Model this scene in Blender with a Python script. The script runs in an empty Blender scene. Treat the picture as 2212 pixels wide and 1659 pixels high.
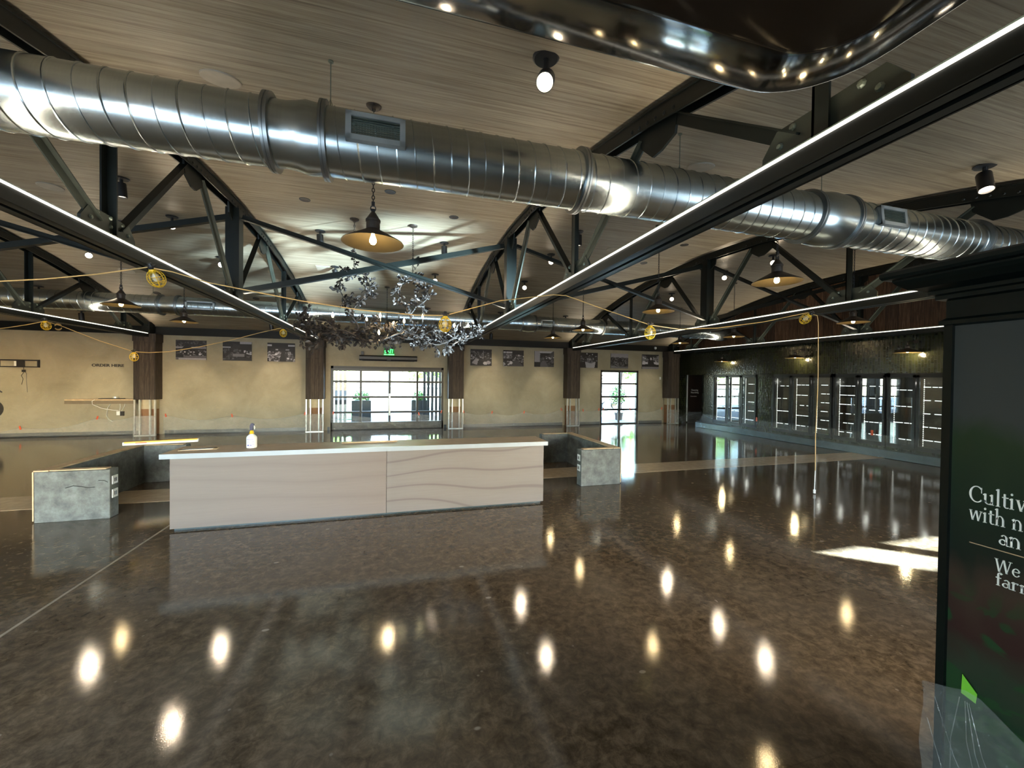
import bpy, bmesh, math, random
from mathutils import Vector, Matrix, Euler
random.seed(7)
sc = bpy.context.scene
COL = sc.collection
PI = math.pi
def R(a): return math.radians(a)

# ------------------------------------------------------------------ camera
FL, YAW, PITCH, ROLL, CAMH = 879.3, 0.2790, -0.0132, 0.0114, 1.9
cf = Vector((math.sin(YAW)*math.cos(PITCH), math.cos(YAW)*math.cos(PITCH), math.sin(PITCH)))
cr = Vector((math.cos(YAW), -math.sin(YAW), 0)); cu = cr.cross(cf)
r2 = cr*math.cos(ROLL)+cu*math.sin(ROLL); u2 = -cr*math.sin(ROLL)+cu*math.cos(ROLL)
cam = bpy.data.cameras.new('camera'); camo = bpy.data.objects.new('camera', cam); COL.objects.link(camo)
cam.sensor_fit = 'HORIZONTAL'; cam.sensor_width = 36; cam.lens = FL/2212*36; cam.clip_start = .05; cam.clip_end = 300
camo.matrix_world = Matrix(((r2.x, u2.x, -cf.x, 0), (r2.y, u2.y, -cf.y, 0), (r2.z, u2.z, -cf.z, CAMH), (0, 0, 0, 1)))
sc.camera = camo

# ------------------------------------------------------------------ world, sun, daylight, exposure
sc.view_settings.view_transform = 'Standard'; sc.view_settings.look = 'None'
sc.view_settings.exposure = 0.85; sc.view_settings.gamma = 1.0; sc.view_settings.use_curve_mapping = False
w = bpy.data.worlds.new('world'); sc.world = w; w.use_nodes = True
wn = w.node_tree.nodes; wl = w.node_tree.links
sky = wn.new('ShaderNodeTexSky'); sky.sky_type = 'NISHITA'; sky.sun_disc = False
sky.sun_elevation = R(24); sky.sun_rotation = R(131); sky.air_density = 1.0; sky.dust_density = 1.2
wl.new(sky.outputs[0], wn['Background'].inputs[0]); wn['Background'].inputs[1].default_value = 4.0
sc.cycles.use_denoising = True
try: sc.cycles.denoiser = 'OPENIMAGEDENOISE'
except Exception: pass
sc.cycles.max_bounces = 7; sc.cycles.diffuse_bounces = 3; sc.cycles.glossy_bounces = 4
sc.cycles.transmission_bounces = 4; sc.cycles.transparent_max_bounces = 12
sc.cycles.caustics_reflective = False; sc.cycles.caustics_refractive = False
sc.cycles.sample_clamp_indirect = 6; sc.cycles.use_light_tree = True

SUND = Vector((-1.15, 1.0, -.69)).normalized()
def light(name, typ, loc, d=None, energy=100, color=(1, 1, 1), **kw):
    l = bpy.data.lights.new(name, typ); o = bpy.data.objects.new(name, l); COL.objects.link(o)
    o.location = loc; l.energy = energy; l.color = color
    if d is not None: o.rotation_euler = Vector(d).to_track_quat('-Z', 'Y').to_euler()
    for k, v in kw.items(): setattr(l, k, v)
    return o
light('sun', 'SUN', (20, -20, 20), SUND, 100, (.72, .92, 1), angle=R(.6))
# daylight arriving through the storefront glazing behind the camera
for i, x in enumerate((-7.2, -2.6, 5.7)):
    light('storefront_daylight', 'AREA', (x, -1.35, 1.45), (0, 1, .12), (58, 58, 26)[i], (.58, .78, 1), shape='RECTANGLE', size=(3.6, 3.6, 2.3)[i], size_y=2.5)
# unseen spot added to stand in for low sun thrown up by the floor
light('sun_bounce_spot', 'SPOT', (6.95, 3.05, .30), (-8.4, 7.3, 4.55), 27000, (.62, .86, 1), spot_size=R(20), spot_blend=.8, shadow_soft_size=.28)

# ------------------------------------------------------------------ helpers
def tag(o, label=None, cat=None, group=None, kind=None):
    if label: o['label'] = label
    if cat: o['category'] = cat
    if group: o['group'] = group
    if kind: o['kind'] = kind
    return o
def empty(name, loc=(0, 0, 0), rz=0):
    o = bpy.data.objects.new(name, None); COL.objects.link(o); o.location = loc; o.rotation_euler = (0, 0, rz)
    o.empty_display_size = .1; return o
class MB:
    def __init__(s): s.v = []; s.f = []
    def add(s, vs, fs):
        n = len(s.v); s.v += [tuple(v) for v in vs]; s.f += [tuple(i+n for i in f) for f in fs]; return s
    def box(s, x0, x1, y0, y1, z0, z1):
        vs = [(x, y, z) for x in (x0, x1) for y in (y0, y1) for z in (z0, z1)]
        return s.add(vs, [(0, 1, 3, 2), (4, 6, 7, 5), (0, 4, 5, 1), (2, 3, 7, 6), (0, 2, 6, 4), (1, 5, 7, 3)])
    def bar(s, p0, p1, w, h, up=(0, 0, 1)):
        p0 = Vector(p0); p1 = Vector(p1); d = (p1-p0).normalized(); up = Vector(up)
        a = d.cross(up)
        if a.length < 1e-4: a = d.cross(Vector((1, 0, 0)))
        a.normalize(); b = a.cross(d); a = a*w/2; b = b*h/2
        vs = [p0-a-b, p0+a-b, p0+a+b, p0-a+b, p1-a-b, p1+a-b, p1+a+b, p1-a+b]
        return s.add(vs, [(0, 1, 2, 3), (7, 6, 5, 4), (0, 4, 5, 1), (1, 5, 6, 2), (2, 6, 7, 3), (3, 7, 4, 0)])
    def tube(s, pts, r, n=8, cap=True, closed=False):
        pts = [Vector(p) for p in pts]; m = len(pts); rs = r if isinstance(r, (list, tuple)) else [r]*m
        vs = []; a = None
        for i, p in enumerate(pts):
            if closed: d = pts[(i+1) % m]-pts[i-1]
            else: d = pts[min(i+1, m-1)]-pts[max(i-1, 0)]
            d.normalize()
            if a is None:
                a = d.cross(Vector((0, 0, 1)))
                if a.length < .1: a = d.cross(Vector((1, 0, 0)))
            a = (a-d*a.dot(d)).normalized(); b = d.cross(a)
            for k in range(n):
                t = 2*PI*k/n; vs.append(p+(a*math.cos(t)+b*math.sin(t))*rs[i])
        fs = []
        for i in range(m if closed else m-1):
            j = (i+1) % m
            for k in range(n): fs.append((i*n+k, i*n+(k+1) % n, j*n+(k+1) % n, j*n+k))
        if cap and not closed: fs += [tuple(range(n))[::-1], tuple((m-1)*n+k for k in range(n))]
        return s.add(vs, fs)
    def lathe(s, prof, n=24, c=(0, 0, 0), axis='Z', cap=False):
        # prof: list of (r, h)
        vs = []; c = Vector(c)
        for r, h in prof:
            for k in range(n):
                t = 2*PI*k/n
                p = {'Z': (r*math.cos(t), r*math.sin(t), h), 'X': (h, r*math.cos(t), r*math.sin(t)), 'Y': (r*math.sin(t), h, r*math.cos(t))}[axis]
                vs.append(c+Vector(p))
        fs = [(i*n+k, i*n+(k+1) % n, (i+1)*n+(k+1) % n, (i+1)*n+k) for i in range(len(prof)-1) for k in range(n)]
        if cap: fs += [tuple(range(n))[::-1], tuple((len(prof)-1)*n+k for k in range(n))]
        return s.add(vs, fs)
    def prism(s, poly, v):  # extrude a 3-D polygon along v
        v = Vector(v); a = [Vector(p) for p in poly]; n = len(a)
        return s.add(a+[p+v for p in a], [tuple(range(n))[::-1], tuple(range(n, 2*n))]+[(i, (i+1) % n, n+(i+1) % n, n+i) for i in range(n)])
    def xf(s, M, start=0):
        s.v[start:] = [tuple(M @ Vector(v)) for v in s.v[start:]]; return s
    def mesh(s, name, mats, smooth=False, fix=True):
        me = bpy.data.meshes.new(name); me.from_pydata(s.v, [], s.f)
        if fix:
            bm = bmesh.new(); bm.from_mesh(me); bmesh.ops.recalc_face_normals(bm, faces=bm.faces); bm.to_mesh(me); bm.free()
        for m in (mats if isinstance(mats, (list, tuple)) else [mats]): me.materials.append(m)
        if smooth:
            for p in me.polygons: p.use_smooth = True
            try: me.set_sharp_from_angle(angle=R(35))
            except Exception: pass
        return me
    def obj(s, name, mats, parent=None, smooth=False, loc=(0, 0, 0), rot=(0, 0, 0), bevel=0, fix=True):
        o = bpy.data.objects.new(name, s.mesh(name, mats, smooth, fix)); COL.objects.link(o)
        o.location = loc; o.rotation_euler = rot
        if parent is not None: o.parent = parent
        if bevel:
            b = o.modifiers.new('bevel', 'BEVEL'); b.width = bevel; b.segments = 2; b.limit_method = 'ANGLE'
        return o
def copy_tree(o, parent=None):
    c = o.copy(); COL.objects.link(c); c.parent = parent
    for ch in list(o.children): copy_tree(ch, c)
    return c

# ------------------------------------------------------------------ materials
def nt(name):
    m = bpy.data.materials.new(name); m.use_nodes = True; t = m.node_tree
    return m, t, t.nodes['Principled BSDF'], t.links
def N(t, typ, **kw):
    n = t.nodes.new(typ)
    for k, v in kw.items():
        if k in n.inputs: n.inputs[k].default_value = v
        else: setattr(n, k, v)
    return n
def coords(t, scale=(1, 1, 1), rot=(0, 0, 0), loc=(0, 0, 0), kind='Object'):
    c = N(t, 'ShaderNodeTexCoord'); m = N(t, 'ShaderNodeMapping')
    m.inputs['Scale'].default_value = scale; m.inputs['Rotation'].default_value = rot; m.inputs['Location'].default_value = loc
    t.links.new(c.outputs[kind], m.inputs[0]); return m.outputs[0]
def noise(t, vec, scale, detail=4, rough=.55, dist=0):
    n = N(t, 'ShaderNodeTexNoise'); n.inputs['Scale'].default_value = scale; n.inputs['Detail'].default_value = detail
    n.inputs['Roughness'].default_value = rough; n.inputs['Distortion'].default_value = dist; t.links.new(vec, n.inputs['Vector']); return n.outputs['Fac']
def ramp(t, fac, stops):
    r = N(t, 'ShaderNodeValToRGB'); e = r.color_ramp.elements
    while len(e) < len(stops): e.new(.5)
    for q, (p, c) in zip(e, stops): q.position = p; q.color = (*c, 1) if len(c) == 3 else c
    t.links.new(fac, r.inputs[0]); return r.outputs[0]
def mixc(t, fac, a, b, mode='MIX'):
    m = N(t, 'ShaderNodeMix'); m.data_type = 'RGBA'; m.blend_type = mode
    for s, v in ((0, fac), (6, a), (7, b)):
        if hasattr(v, 'node'): t.links.new(v, m.inputs[s])
        else: m.inputs[s].default_value = v if s == 0 else ((*v, 1) if len(v) == 3 else v)
    return m.outputs[2]
def bump(t, h, strength, dist, b):
    n = N(t, 'ShaderNodeBump'); n.inputs['Strength'].default_value = strength; n.inputs['Distance'].default_value = dist
    t.links.new(h, n.inputs['Height']); t.links.new(n.outputs[0], b.inputs['Normal']); return n
def mapr(t, v, a, b, c, d):
    m = N(t, 'ShaderNodeMapRange'); t.links.new(v, m.inputs[0])
    for i, x in enumerate((a, b, c, d)): m.inputs[i+1].default_value = x
    return m.outputs[0]
def plain(name, col, rough=.5, metal=0, var=.12, scale=6, spec=.5, bmp=0, coat=0):
    m, t, b, L = nt(name)
    v = coords(t); n = noise(t, v, scale)
    lo = tuple(c*(1-var) for c in col); hi = tuple(min(1, c*(1+var)) for c in col)
    L.new(ramp(t, n, [(.3, lo), (.7, hi)]), b.inputs['Base Color'])
    b.inputs['Roughness'].default_value = rough; b.inputs['Metallic'].default_value = metal
    b.inputs['Specular IOR Level'].default_value = spec; b.inputs['Coat Weight'].default_value = coat
    if bmp: bump(t, noise(t, v, scale*12), bmp, .004, b)
    return m
def emis(name, col, strength):
    m, t, b, L = nt(name); b.inputs['Base Color'].default_value = (*[min(1, c) for c in col], 1)
    b.inputs['Emission Color'].default_value = (*col, 1); b.inputs['Emission Strength'].default_value = strength
    return m
M = {}
# floor: polished brown concrete
m, t, b, L = nt('polished_concrete'); v = coords(t)
n1 = noise(t, v, .9, 6, .6, .4); n2 = noise(t, v, 12, 8, .72, .4); n3 = noise(t, v, 60, 3, .6)
c1 = ramp(t, n2, [(.34, (.042, .027, .015)), (.5, (.098, .069, .042)), (.66, (.19, .140, .092))])
c2 = mixc(t, mapr(t, n1, .35, .7, 0, .55), c1, (.135, .110, .085))
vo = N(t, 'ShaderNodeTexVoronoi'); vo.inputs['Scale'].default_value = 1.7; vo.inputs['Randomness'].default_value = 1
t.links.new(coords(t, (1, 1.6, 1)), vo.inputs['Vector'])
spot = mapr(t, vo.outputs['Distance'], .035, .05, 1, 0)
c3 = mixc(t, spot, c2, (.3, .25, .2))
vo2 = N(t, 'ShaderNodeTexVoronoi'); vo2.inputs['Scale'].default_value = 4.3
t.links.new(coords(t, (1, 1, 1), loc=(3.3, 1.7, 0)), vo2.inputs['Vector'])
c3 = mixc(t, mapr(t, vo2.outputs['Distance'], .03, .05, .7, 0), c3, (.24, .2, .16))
# faint ghost grid of old tile joints
br = N(t, 'ShaderNodeTexBrick'); br.offset = 0; br.inputs['Scale'].default_value = 1; br.inputs['Brick Width'].default_value = .305; br.inputs['Row Height'].default_value = .305
br.inputs['Mortar Size'].default_value = .006; br.inputs['Mortar Smooth'].default_value = 1
L.new(v, br.inputs['Vector'])
gm = N(t, 'ShaderNodeMath', operation='MULTIPLY'); L.new(br.outputs['Fac'], gm.inputs[0]); L.new(mapr(t, noise(t, v, .55, 2), .50, .64, 0, .32), gm.inputs[1])
c4 = mixc(t, gm.outputs[0], c3, (.012, .009, .007))
L.new(c4, b.inputs['Base Color'])
L.new(mapr(t, n2, .3, .7, .085, .045), b.inputs['Roughness'])
b.inputs['Specular IOR Level'].default_value = .6
ad = N(t, 'ShaderNodeMath', operation='ADD'); L.new(n3, ad.inputs[0]); L.new(noise(t, v, 170, 2), ad.inputs[1])
bump(t, ad.outputs[0], .10, .0012, b)
M['floor'] = m
M['floor_pale'] = plain('pale_patched_concrete', (.46, .35, .235), .13, var=.12, scale=8, spec=.6)
M['joint'] = plain('joint_filler', (.30, .25, .19), .5)
# ceiling boards
m, t, b, L = nt('whitewashed_boards'); 
a = noise(t, coords(t, (.35, 9, 9)), 3.2, 8, .68, .25); a2 = noise(t, coords(t, (.5, 40, 40)), 2, 5, .7); a3 = noise(t, coords(t, (.12, 1.1, .2)), 1.5, 3)
c = ramp(t, a, [(.30, (.12, .092, .054)), (.46, (.33, .275, .18)), (.64, (.52, .455, .325))])
c = mixc(t, mapr(t, a2, .35, .7, .45, 0), c, (.20, .15, .11))
c = mixc(t, mapr(t, a3, .3, .7, 0, .35), c, (.40, .355, .29))
br = N(t, 'ShaderNodeTexBrick'); br.offset = .37; br.inputs['Scale'].default_value = 1; br.inputs['Brick Width'].default_value = 60; br.inputs['Row Height'].default_value = .19
br.inputs['Mortar Size'].default_value = .004; br.inputs['Color1'].default_value = (1, 1, 1, 1); br.inputs['Color2'].default_value = (.8, .8, .8, 1); br.inputs['Mortar'].default_value = (.5, .45, .4, 1)
L.new(coords(t, loc=(31, 0, 0)), br.inputs['Vector']); c = mixc(t, .75, c, br.outputs['Color'], 'MULTIPLY')
L.new(c, b.inputs['Base Color']); b.inputs['Roughness'].default_value = .55; bump(t, a, .25, .004, b)
M['ceiling'] = m
# steel paint
M['steel'] = plain('dark_green_steel_paint', (.0042, .0070, .0060), .45, var=.25, scale=3, bmp=.05, spec=.35)
M['steel_lit'] = plain('lit_tone_steel_paint', (.034, .042, .033), .42, var=.2, scale=3)  # light on the diagonals put into a paler truss colour; gussets share it
M['black_metal'] = plain('black_metal', (.012, .012, .013), .4)
M['bolt'] = plain('bolt_head_paint', (.16, .19, .15), .35, metal=.3)
# galvanised duct: thin circumferential brush marks
def galv(name, base, rough):
    m, t, b, L = nt(name); b.inputs['Metallic'].default_value = 1
    s = noise(t, coords(t, (38, .5, .5)), 2, 3, .6); q = noise(t, coords(t, (1.3, 2, 2)), 1.6, 5)
    c = ramp(t, q, [(.3, tuple(x*.78 for x in base)), (.7, base)]); L.new(c, b.inputs['Base Color'])
    c = mixc(t, mapr(t, s, .35, .65, 0, .16), c, tuple(x*.6 for x in base)); L.new(c, b.inputs['Base Color']); b.inputs['Roughness'].default_value = rough; return m
M['galv'] = galv('galvanised_steel', (.60, .67, .68), .26)
M['galv_ring'] = galv('galvanised_flange', (.36, .38, .38), .38)
M['grille'] = plain('light_grey_register', (.46, .50, .50), .4, metal=.5)
M['dark_inside'] = plain('dark_register_inside', (.02, .022, .025), .7)
# plaster
m, t, b, L = nt('beige_plaster'); v = coords(t); n = noise(t, v, 1.1, 6, .6, .5); n2 = noise(t, v, 14, 6, .7)
c = ramp(t, n, [(.3, (.235, .215, .155)), (.7, (.34, .313, .236))]); c = mixc(t, mapr(t, n2, .3, .45, .35, 0), c, (.40, .33, .2))
L.new(c, b.inputs['Base Color']); b.inputs['Roughness'].default_value = .6; bump(t, n2, .2, .01, b); M['plaster'] = m
M['beam_black'] = plain('black_green_beam_paint', (.0014, .0019, .0017), .5, spec=.25)
M['base_grey'] = plain('slate_baseboard', (.035, .045, .05), .35)
# weathered column wood, vertical
def planks(name, cols, axis, width, rough=.75):
    m, t, b, L = nt(name)
    sc_ = {'X': (1, 1, .07), 'Y': (1, 1, .07)}[axis]
    g = noise(t, coords(t, sc_), 34, 7, .7, .5); c = ramp(t, g, [(.25, cols[0]), (.5, cols[1]), (.75, cols[2])])
    br = N(t, 'ShaderNodeTexBrick'); br.offset = 0.37; br.inputs['Scale'].default_value = 1
    br.inputs['Brick Width'].default_value = 4.0; br.inputs['Row Height'].default_value = width; br.inputs['Mortar Size'].default_value = .006
    br.inputs['Color1'].default_value = (1, .95, .9, 1); br.inputs['Color2'].default_value = (.35, .33, .33, 1); br.inputs['Mortar'].default_value = (.05, .05, .05, 1)
    tc = N(t, 'ShaderNodeTexCoord'); sp = N(t, 'ShaderNodeSeparateXYZ'); cb = N(t, 'ShaderNodeCombineXYZ')
    L.new(tc.outputs['Object'], sp.inputs[0]); L.new(sp.outputs[2], cb.inputs[0]); L.new(sp.outputs[0 if axis == 'X' else 1], cb.inputs[1])
    L.new(cb.outputs[0], br.inputs['Vector']); c = mixc(t, .85, c, br.outputs['Color'], 'MULTIPLY')
    L.new(c, b.inputs['Base Color']); b.inputs['Roughness'].default_value = rough; bump(t, g, .5, .006, b); return m
M['col_wood'] = planks('weathered_barn_wood', [(.018, .013, .010), (.055, .042, .033), (.12, .10, .085)], 'X', .13)
M['gable_wood'] = planks('rust_brown_barn_boards', [(.045, .022, .011), (.16, .082, .042), (.36, .22, .125)], 'Y', .27)
# glazed tile, set upright
m, t, b, L = nt('dark_glazed_tile')
tc = N(t, 'ShaderNodeTexCoord'); sp = N(t, 'ShaderNodeSeparateXYZ'); cb = N(t, 'ShaderNodeCombineXYZ'); L.new(tc.outputs['Object'], sp.inputs[0])
adx = N(t, 'ShaderNodeMath', operation='ADD'); L.new(sp.outputs[0], adx.inputs[0]); L.new(sp.outputs[1], adx.inputs[1])
L.new(sp.outputs[2], cb.inputs[0]); L.new(adx.outputs[0], cb.inputs[1])
br = N(t, 'ShaderNodeTexBrick'); br.offset = .5; br.inputs['Scale'].default_value = 1; br.inputs['Brick Width'].default_value = .19; br.inputs['Row Height'].default_value = .062
br.inputs['Mortar Size'].default_value = .005; br.inputs['Mortar Smooth'].default_value = .3
br.inputs['Color1'].default_value = (.012, .014, .006, 1); br.inputs['Color2'].default_value = (.022, .025, .009, 1); br.inputs['Mortar'].default_value = (.035, .036, .032, 1)  # joints coloured paler to stand in for glints along the tile edges
L.new(cb.outputs[0], br.inputs['Vector']); L.new(br.outputs['Color'], b.inputs['Base Color'])
b.inputs['Roughness'].default_value = .17; b.inputs['Specular IOR Level'].default_value = .5
iv = N(t, 'ShaderNodeMath', operation='SUBTRACT'); iv.inputs[0].default_value = 1; L.new(br.outputs['Fac'], iv.inputs[1])
wob = noise(t, tc.outputs['Object'], 16, 2); mu = N(t, 'ShaderNodeMath', operation='MULTIPLY_ADD'); L.new(wob, mu.inputs[0]); mu.inputs[1].default_value = .5; L.new(iv.outputs[0], mu.inputs[2])
bump(t, mu.outputs[0], 1.0, .012, b); M['tile'] = m
# plywood
m, t, b, L = nt('pale_plywood'); v = coords(t, (1, 1, 2.6)); wv = N(t, 'ShaderNodeTexWave'); wv.wave_type = 'BANDS'; wv.bands_direction = 'Z'
wv.inputs['Scale'].default_value = .5; wv.inputs['Distortion'].default_value = 16; wv.inputs['Detail'].default_value = 2; wv.inputs['Detail Scale'].default_value = .45; L.new(v, wv.inputs['Vector'])
c = ramp(t, wv.outputs['Fac'], [(0, (.118, .098, .090)), (.05, (.126, .106, .098)), (.6, (.136, .115, .107))])
c = mixc(t, mapr(t, noise(t, coords(t, (.3, 1, 9)), 9, 6), .3, .7, .3, 0), c, (.103, .086, .078)); L.new(c, b.inputs['Base Color']); b.inputs['Roughness'].default_value = .5; M['ply'] = m
M['top_white'] = plain('white_counter_edge', (.26, .31, .36), .3, var=.03)
M['top_tan'] = plain('tan_paper_covered_top', (.42, .33, .25), .45, var=.12, scale=5)
# raw concrete block
m, t, b, L = nt('raw_concrete'); v = coords(t); n = noise(t, v, 5.5, 8, .7, .15); n2 = noise(t, v, 28, 5, .7)
c = ramp(t, n, [(.32, (.060, .067, .066)), (.5, (.112, .124, .122)), (.66, (.17, .187, .184))]); c = mixc(t, mapr(t, n2, .3, .4, .6, 0), c, (.10, .10, .09))
L.new(c, b.inputs['Base Color']); b.inputs['Roughness'].default_value = .8; bump(t, n2, .4, .01, b); M['conc'] = m
M['lumber'] = plain('raw_lumber', (.46, .34, .21), .6, var=.2, scale=9)
# glass
m = bpy.data.materials.new('clear_glass'); m.use_nodes = True; t = m.node_tree; t.nodes.clear(); L = t.links
o_ = N(t, 'ShaderNodeOutputMaterial'); mx = N(t, 'ShaderNodeMixShader'); tr = N(t, 'ShaderNodeBsdfTransparent'); gl = N(t, 'ShaderNodeBsdfGlossy'); gl.inputs['Roughness'].default_value = .01
lw = N(t, 'ShaderNodeLayerWeight'); lw.inputs[0].default_value = .5; pw = N(t, 'ShaderNodeMath', operation='POWER'); L.new(lw.outputs['Facing'], pw.inputs[0]); pw.inputs[1].default_value = 4.0; fr = N(t, 'ShaderNodeMath', operation='MULTIPLY_ADD', name='refl'); L.new(pw.outputs[0], fr.inputs[0]); fr.inputs[1].default_value = .8; fr.inputs[2].default_value = .025; tr.inputs[0].default_value = (.93, .97, .96, 1)
L.new(fr.outputs[0], mx.inputs[0]); L.new(tr.outputs[0], mx.inputs[1]); L.new(gl.outputs[0], mx.inputs[2]); L.new(mx.outputs[0], o_.inputs[0]); M['glass'] = m
m = m.copy(); m.name = 'coated_cooler_glass'; M['cglass'] = m
for n_ in m.node_tree.nodes:
    if n_.type == 'MATH' and n_.operation == 'MULTIPLY_ADD': n_.inputs[2].default_value = .10
# plastic film
def film(name, dens, tint):
    m = bpy.data.materials.new(name); m.use_nodes = True; t = m.node_tree; t.nodes.clear(); L = t.links
    o_ = N(t, 'ShaderNodeOutputMaterial'); mx = N(t, 'ShaderNodeMixShader'); tr = N(t, 'ShaderNodeBsdfTransparent'); pb = N(t, 'ShaderNodeBsdfPrincipled')
    pb.inputs['Base Color'].default_value = (*tint, 1); pb.inputs['Roughness'].default_value = .16; pb.inputs['Specular IOR Level'].default_value = .8
    h = noise(t, coords(t, (1, 1, 1.6)), 7, 4, .6, 1.5); bp = N(t, 'ShaderNodeBump'); bp.inputs['Strength'].default_value = .9; bp.inputs['Distance'].default_value = .03; L.new(h, bp.inputs['Height']); L.new(bp.outputs[0], pb.inputs['Normal'])
    L.new(mapr(t, h, .35, .75, dens*.75, min(1, dens*1.7)), mx.inputs[0]); L.new(tr.outputs[0], mx.inputs[1]); L.new(pb.outputs[0], mx.inputs[2]); L.new(mx.outputs[0], o_.inputs[0]); return m
M['film'] = film('clear_plastic_film', .2, (.6, .6, .55)); M['film_blue'] = film('clear_film_over_curb', .12, (.5, .56, .58))
M['tape'] = plain('orange_red_tape', (.60, .09, .03), .5); M['green_tape'] = plain('green_tape', (.13, .42, .03), .5)
M['bronze'] = plain('aged_bronze_shade', (.045, .034, .026), .45, metal=.3, var=.3, scale=14)
M['shade_in'] = plain('brass_shade_inside', (.060, .044, .018), .55, metal=.1, var=.1)
M['bulb'] = emis('lit_warm_bulb', (1, .72, .36), 14)
M['lens'] = emis('lit_spot_lens', (1, .86, .66), 12)
M['lens_hot'] = emis('lit_spot_lens_facing', (1, .80, .48), 25)
M['lens_dim'] = emis('dim_spot_lens', (1, .85, .65), 2.5)
M['led'] = emis('white_led_strip', (1, .93, .80), 1.6)
M['led_up'] = emis('upward_led_tape', (1, .87, .67), 68)
M['candle'] = emis('lit_candle_bulb', (1, .80, .42), 12)
M['cooler_led'] = emis('cooler_led', (1, .97, .9), 1.2)
M['rail'] = emis('glow_price_rail', (.95, .97, 1), 1.0)  # rail emission stands in for light falling on the white shelf tags
M['leaf'] = plain('dark_pewter_leaf', (.040, .034, .031), .45, metal=0, var=.3, scale=20)
M['yellow'] = plain('yellow_cage_plastic', (.72, .48, .02), .4); M['clear_bulb'] = plain('unlit_glass_bulb', (.62, .58, .45), .15)
M['cord'] = plain('tan_work_cord', (.62, .42, .17), .5)
M['white_disc'] = plain('white_speaker_cloth', (.42, .38, .31), .7)
M['gloss_black'] = plain('glossy_black_lacquer', (.006, .004, .0035), .09, var=.1, spec=.7, bmp=.012)
M['kiosk'] = plain('dark_green_lacquer', (.0018, .0042, .0038), .35, spec=.25)
M['white_letter'] = plain('white_letter', (.78, .80, .78), .5, var=.02); M['tan_line'] = plain('tan_line', (.42, .30, .18), .5)
M['black_letter'] = plain('black_letter', (.02, .02, .02), .5)
M['stud'] = plain('light_steel_stud', (.58, .60, .57), .35, metal=.6); M['cardboard'] = plain('brown_board', (.25, .13, .06), .7); M['old_plaster'] = plain('old_cream_plaster', (.52, .46, .32), .7)
M['cooler_frame'] = plain('black_cooler_frame', (.006, .0065, .007), .35, spec=.3); M['cooler_in'] = plain('grey_cooler_lining', (.055, .053, .048), .5)
M['shelf_wire'] = plain('dark_wire_shelf', (.05, .05, .05), .4)
M['curb'] = plain('slate_blue_curb', (.035, .055, .065), .25)
M['plate'] = plain('white_outlet_plate', (.8, .82, .82), .4, var=.02)
M['bottle'] = plain('milky_bottle', (.68, .74, .80), .25, var=.04); M['navy'] = plain('navy_trigger', (.008, .005, .04), .5); M['yellow_cap'] = plain('yellow_collar', (.8, .5, .02), .4); M['blue_print'] = plain('blue_print', (.06, .08, .35), .5)
M['level_yellow'] = plain('yellow_carton', (.80, .52, .08), .5, var=.2, scale=20); M['white_carton'] = plain('white_carton', (.72, .72, .72), .5)
M['grass'] = plain('lawn_green', (.03, .11, .015), .8, var=.4, scale=20); M['patio'] = plain('patio_concrete', (.13, .14, .15), .8)
M['slat'] = plain('dark_slat_wood', (.008, .008, .008), .6); M['siding'] = plain('white_siding', (.7, .72, .7), .6); M['planter'] = plain('black_planter', (.008, .009, .012), .4)
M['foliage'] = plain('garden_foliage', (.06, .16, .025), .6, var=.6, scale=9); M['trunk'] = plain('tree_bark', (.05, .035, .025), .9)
M['cart'] = plain('dark_blue_vehicle_paint', (.006, .009, .018), .25); M['tree_leaf'] = plain('light_green_tree_leaf', (.16, .32, .04), .6, var=.4, scale=9)  # tree leaves are a lighter green than the shrubs
M['stone'] = plain('pale_stone_wall', (.3, .29, .26), .8)
# printed kiosk panel: blurred field photo
m, t, b, L = nt('printed_panel'); tc = N(t, 'ShaderNodeTexCoord'); sp = N(t, 'ShaderNodeSeparateXYZ'); L.new(tc.outputs['Object'], sp.inputs[0])
nz = noise(t, coords(t, (1, 1.4, 1)), 4.5, 3, .5, .6); ad = N(t, 'ShaderNodeMath', operation='MULTIPLY_ADD'); L.new(nz, ad.inputs[0]); ad.inputs[1].default_value = .34; L.new(sp.outputs[2], ad.inputs[2])
c = ramp(t, mapr(t, ad.outputs[0], .45, 2.25, 0, 1), [(0, (.03, .034, .018)), (.12, (.014, .028, .012)), (.24, (.008, .036, .018)), (.34, (.03, .042, .028)), (.41, (.040, .014, .014)), (.5, (.058, .034, .026)), (.57, (.007, .014, .011)), (.68, (.010, .026, .015)), (.78, (.020, .040, .018)), (.83, (.055, .058, .060)), (1, (.046, .050, .054))])
lfm = noise(t, coords(t, (1, 1, 1), (.5, 0, 0)), 6, 2, .5, 1.6); msk = N(t, 'ShaderNodeMath', operation='MULTIPLY'); L.new(mapr(t, lfm, .52, .56, 0, 1), msk.inputs[0]); L.new(mapr(t, sp.outputs[2], 1.05, 1.2, 1, 0), msk.inputs[1]); c = mixc(t, msk.outputs[0], c, (.018, .058, .022)); c = mixc(t, 1.0, c, (.6, .66, .62), 'MULTIPLY'); L.new(c, b.inputs['Base Color']); b.inputs['Roughness'].default_value = .45; b.inputs['Specular IOR Level'].default_value = .25; M['print'] = m
# photo canvas: grey values stored per face
m, t, b, L = nt('printed_canvas'); at = N(t, 'ShaderNodeAttribute'); at.attribute_name = 'Tone'; L.new(at.outputs['Color'], b.inputs['Base Color']); b.inputs['Roughness'].default_value = .6; M['canvas'] = m

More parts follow.
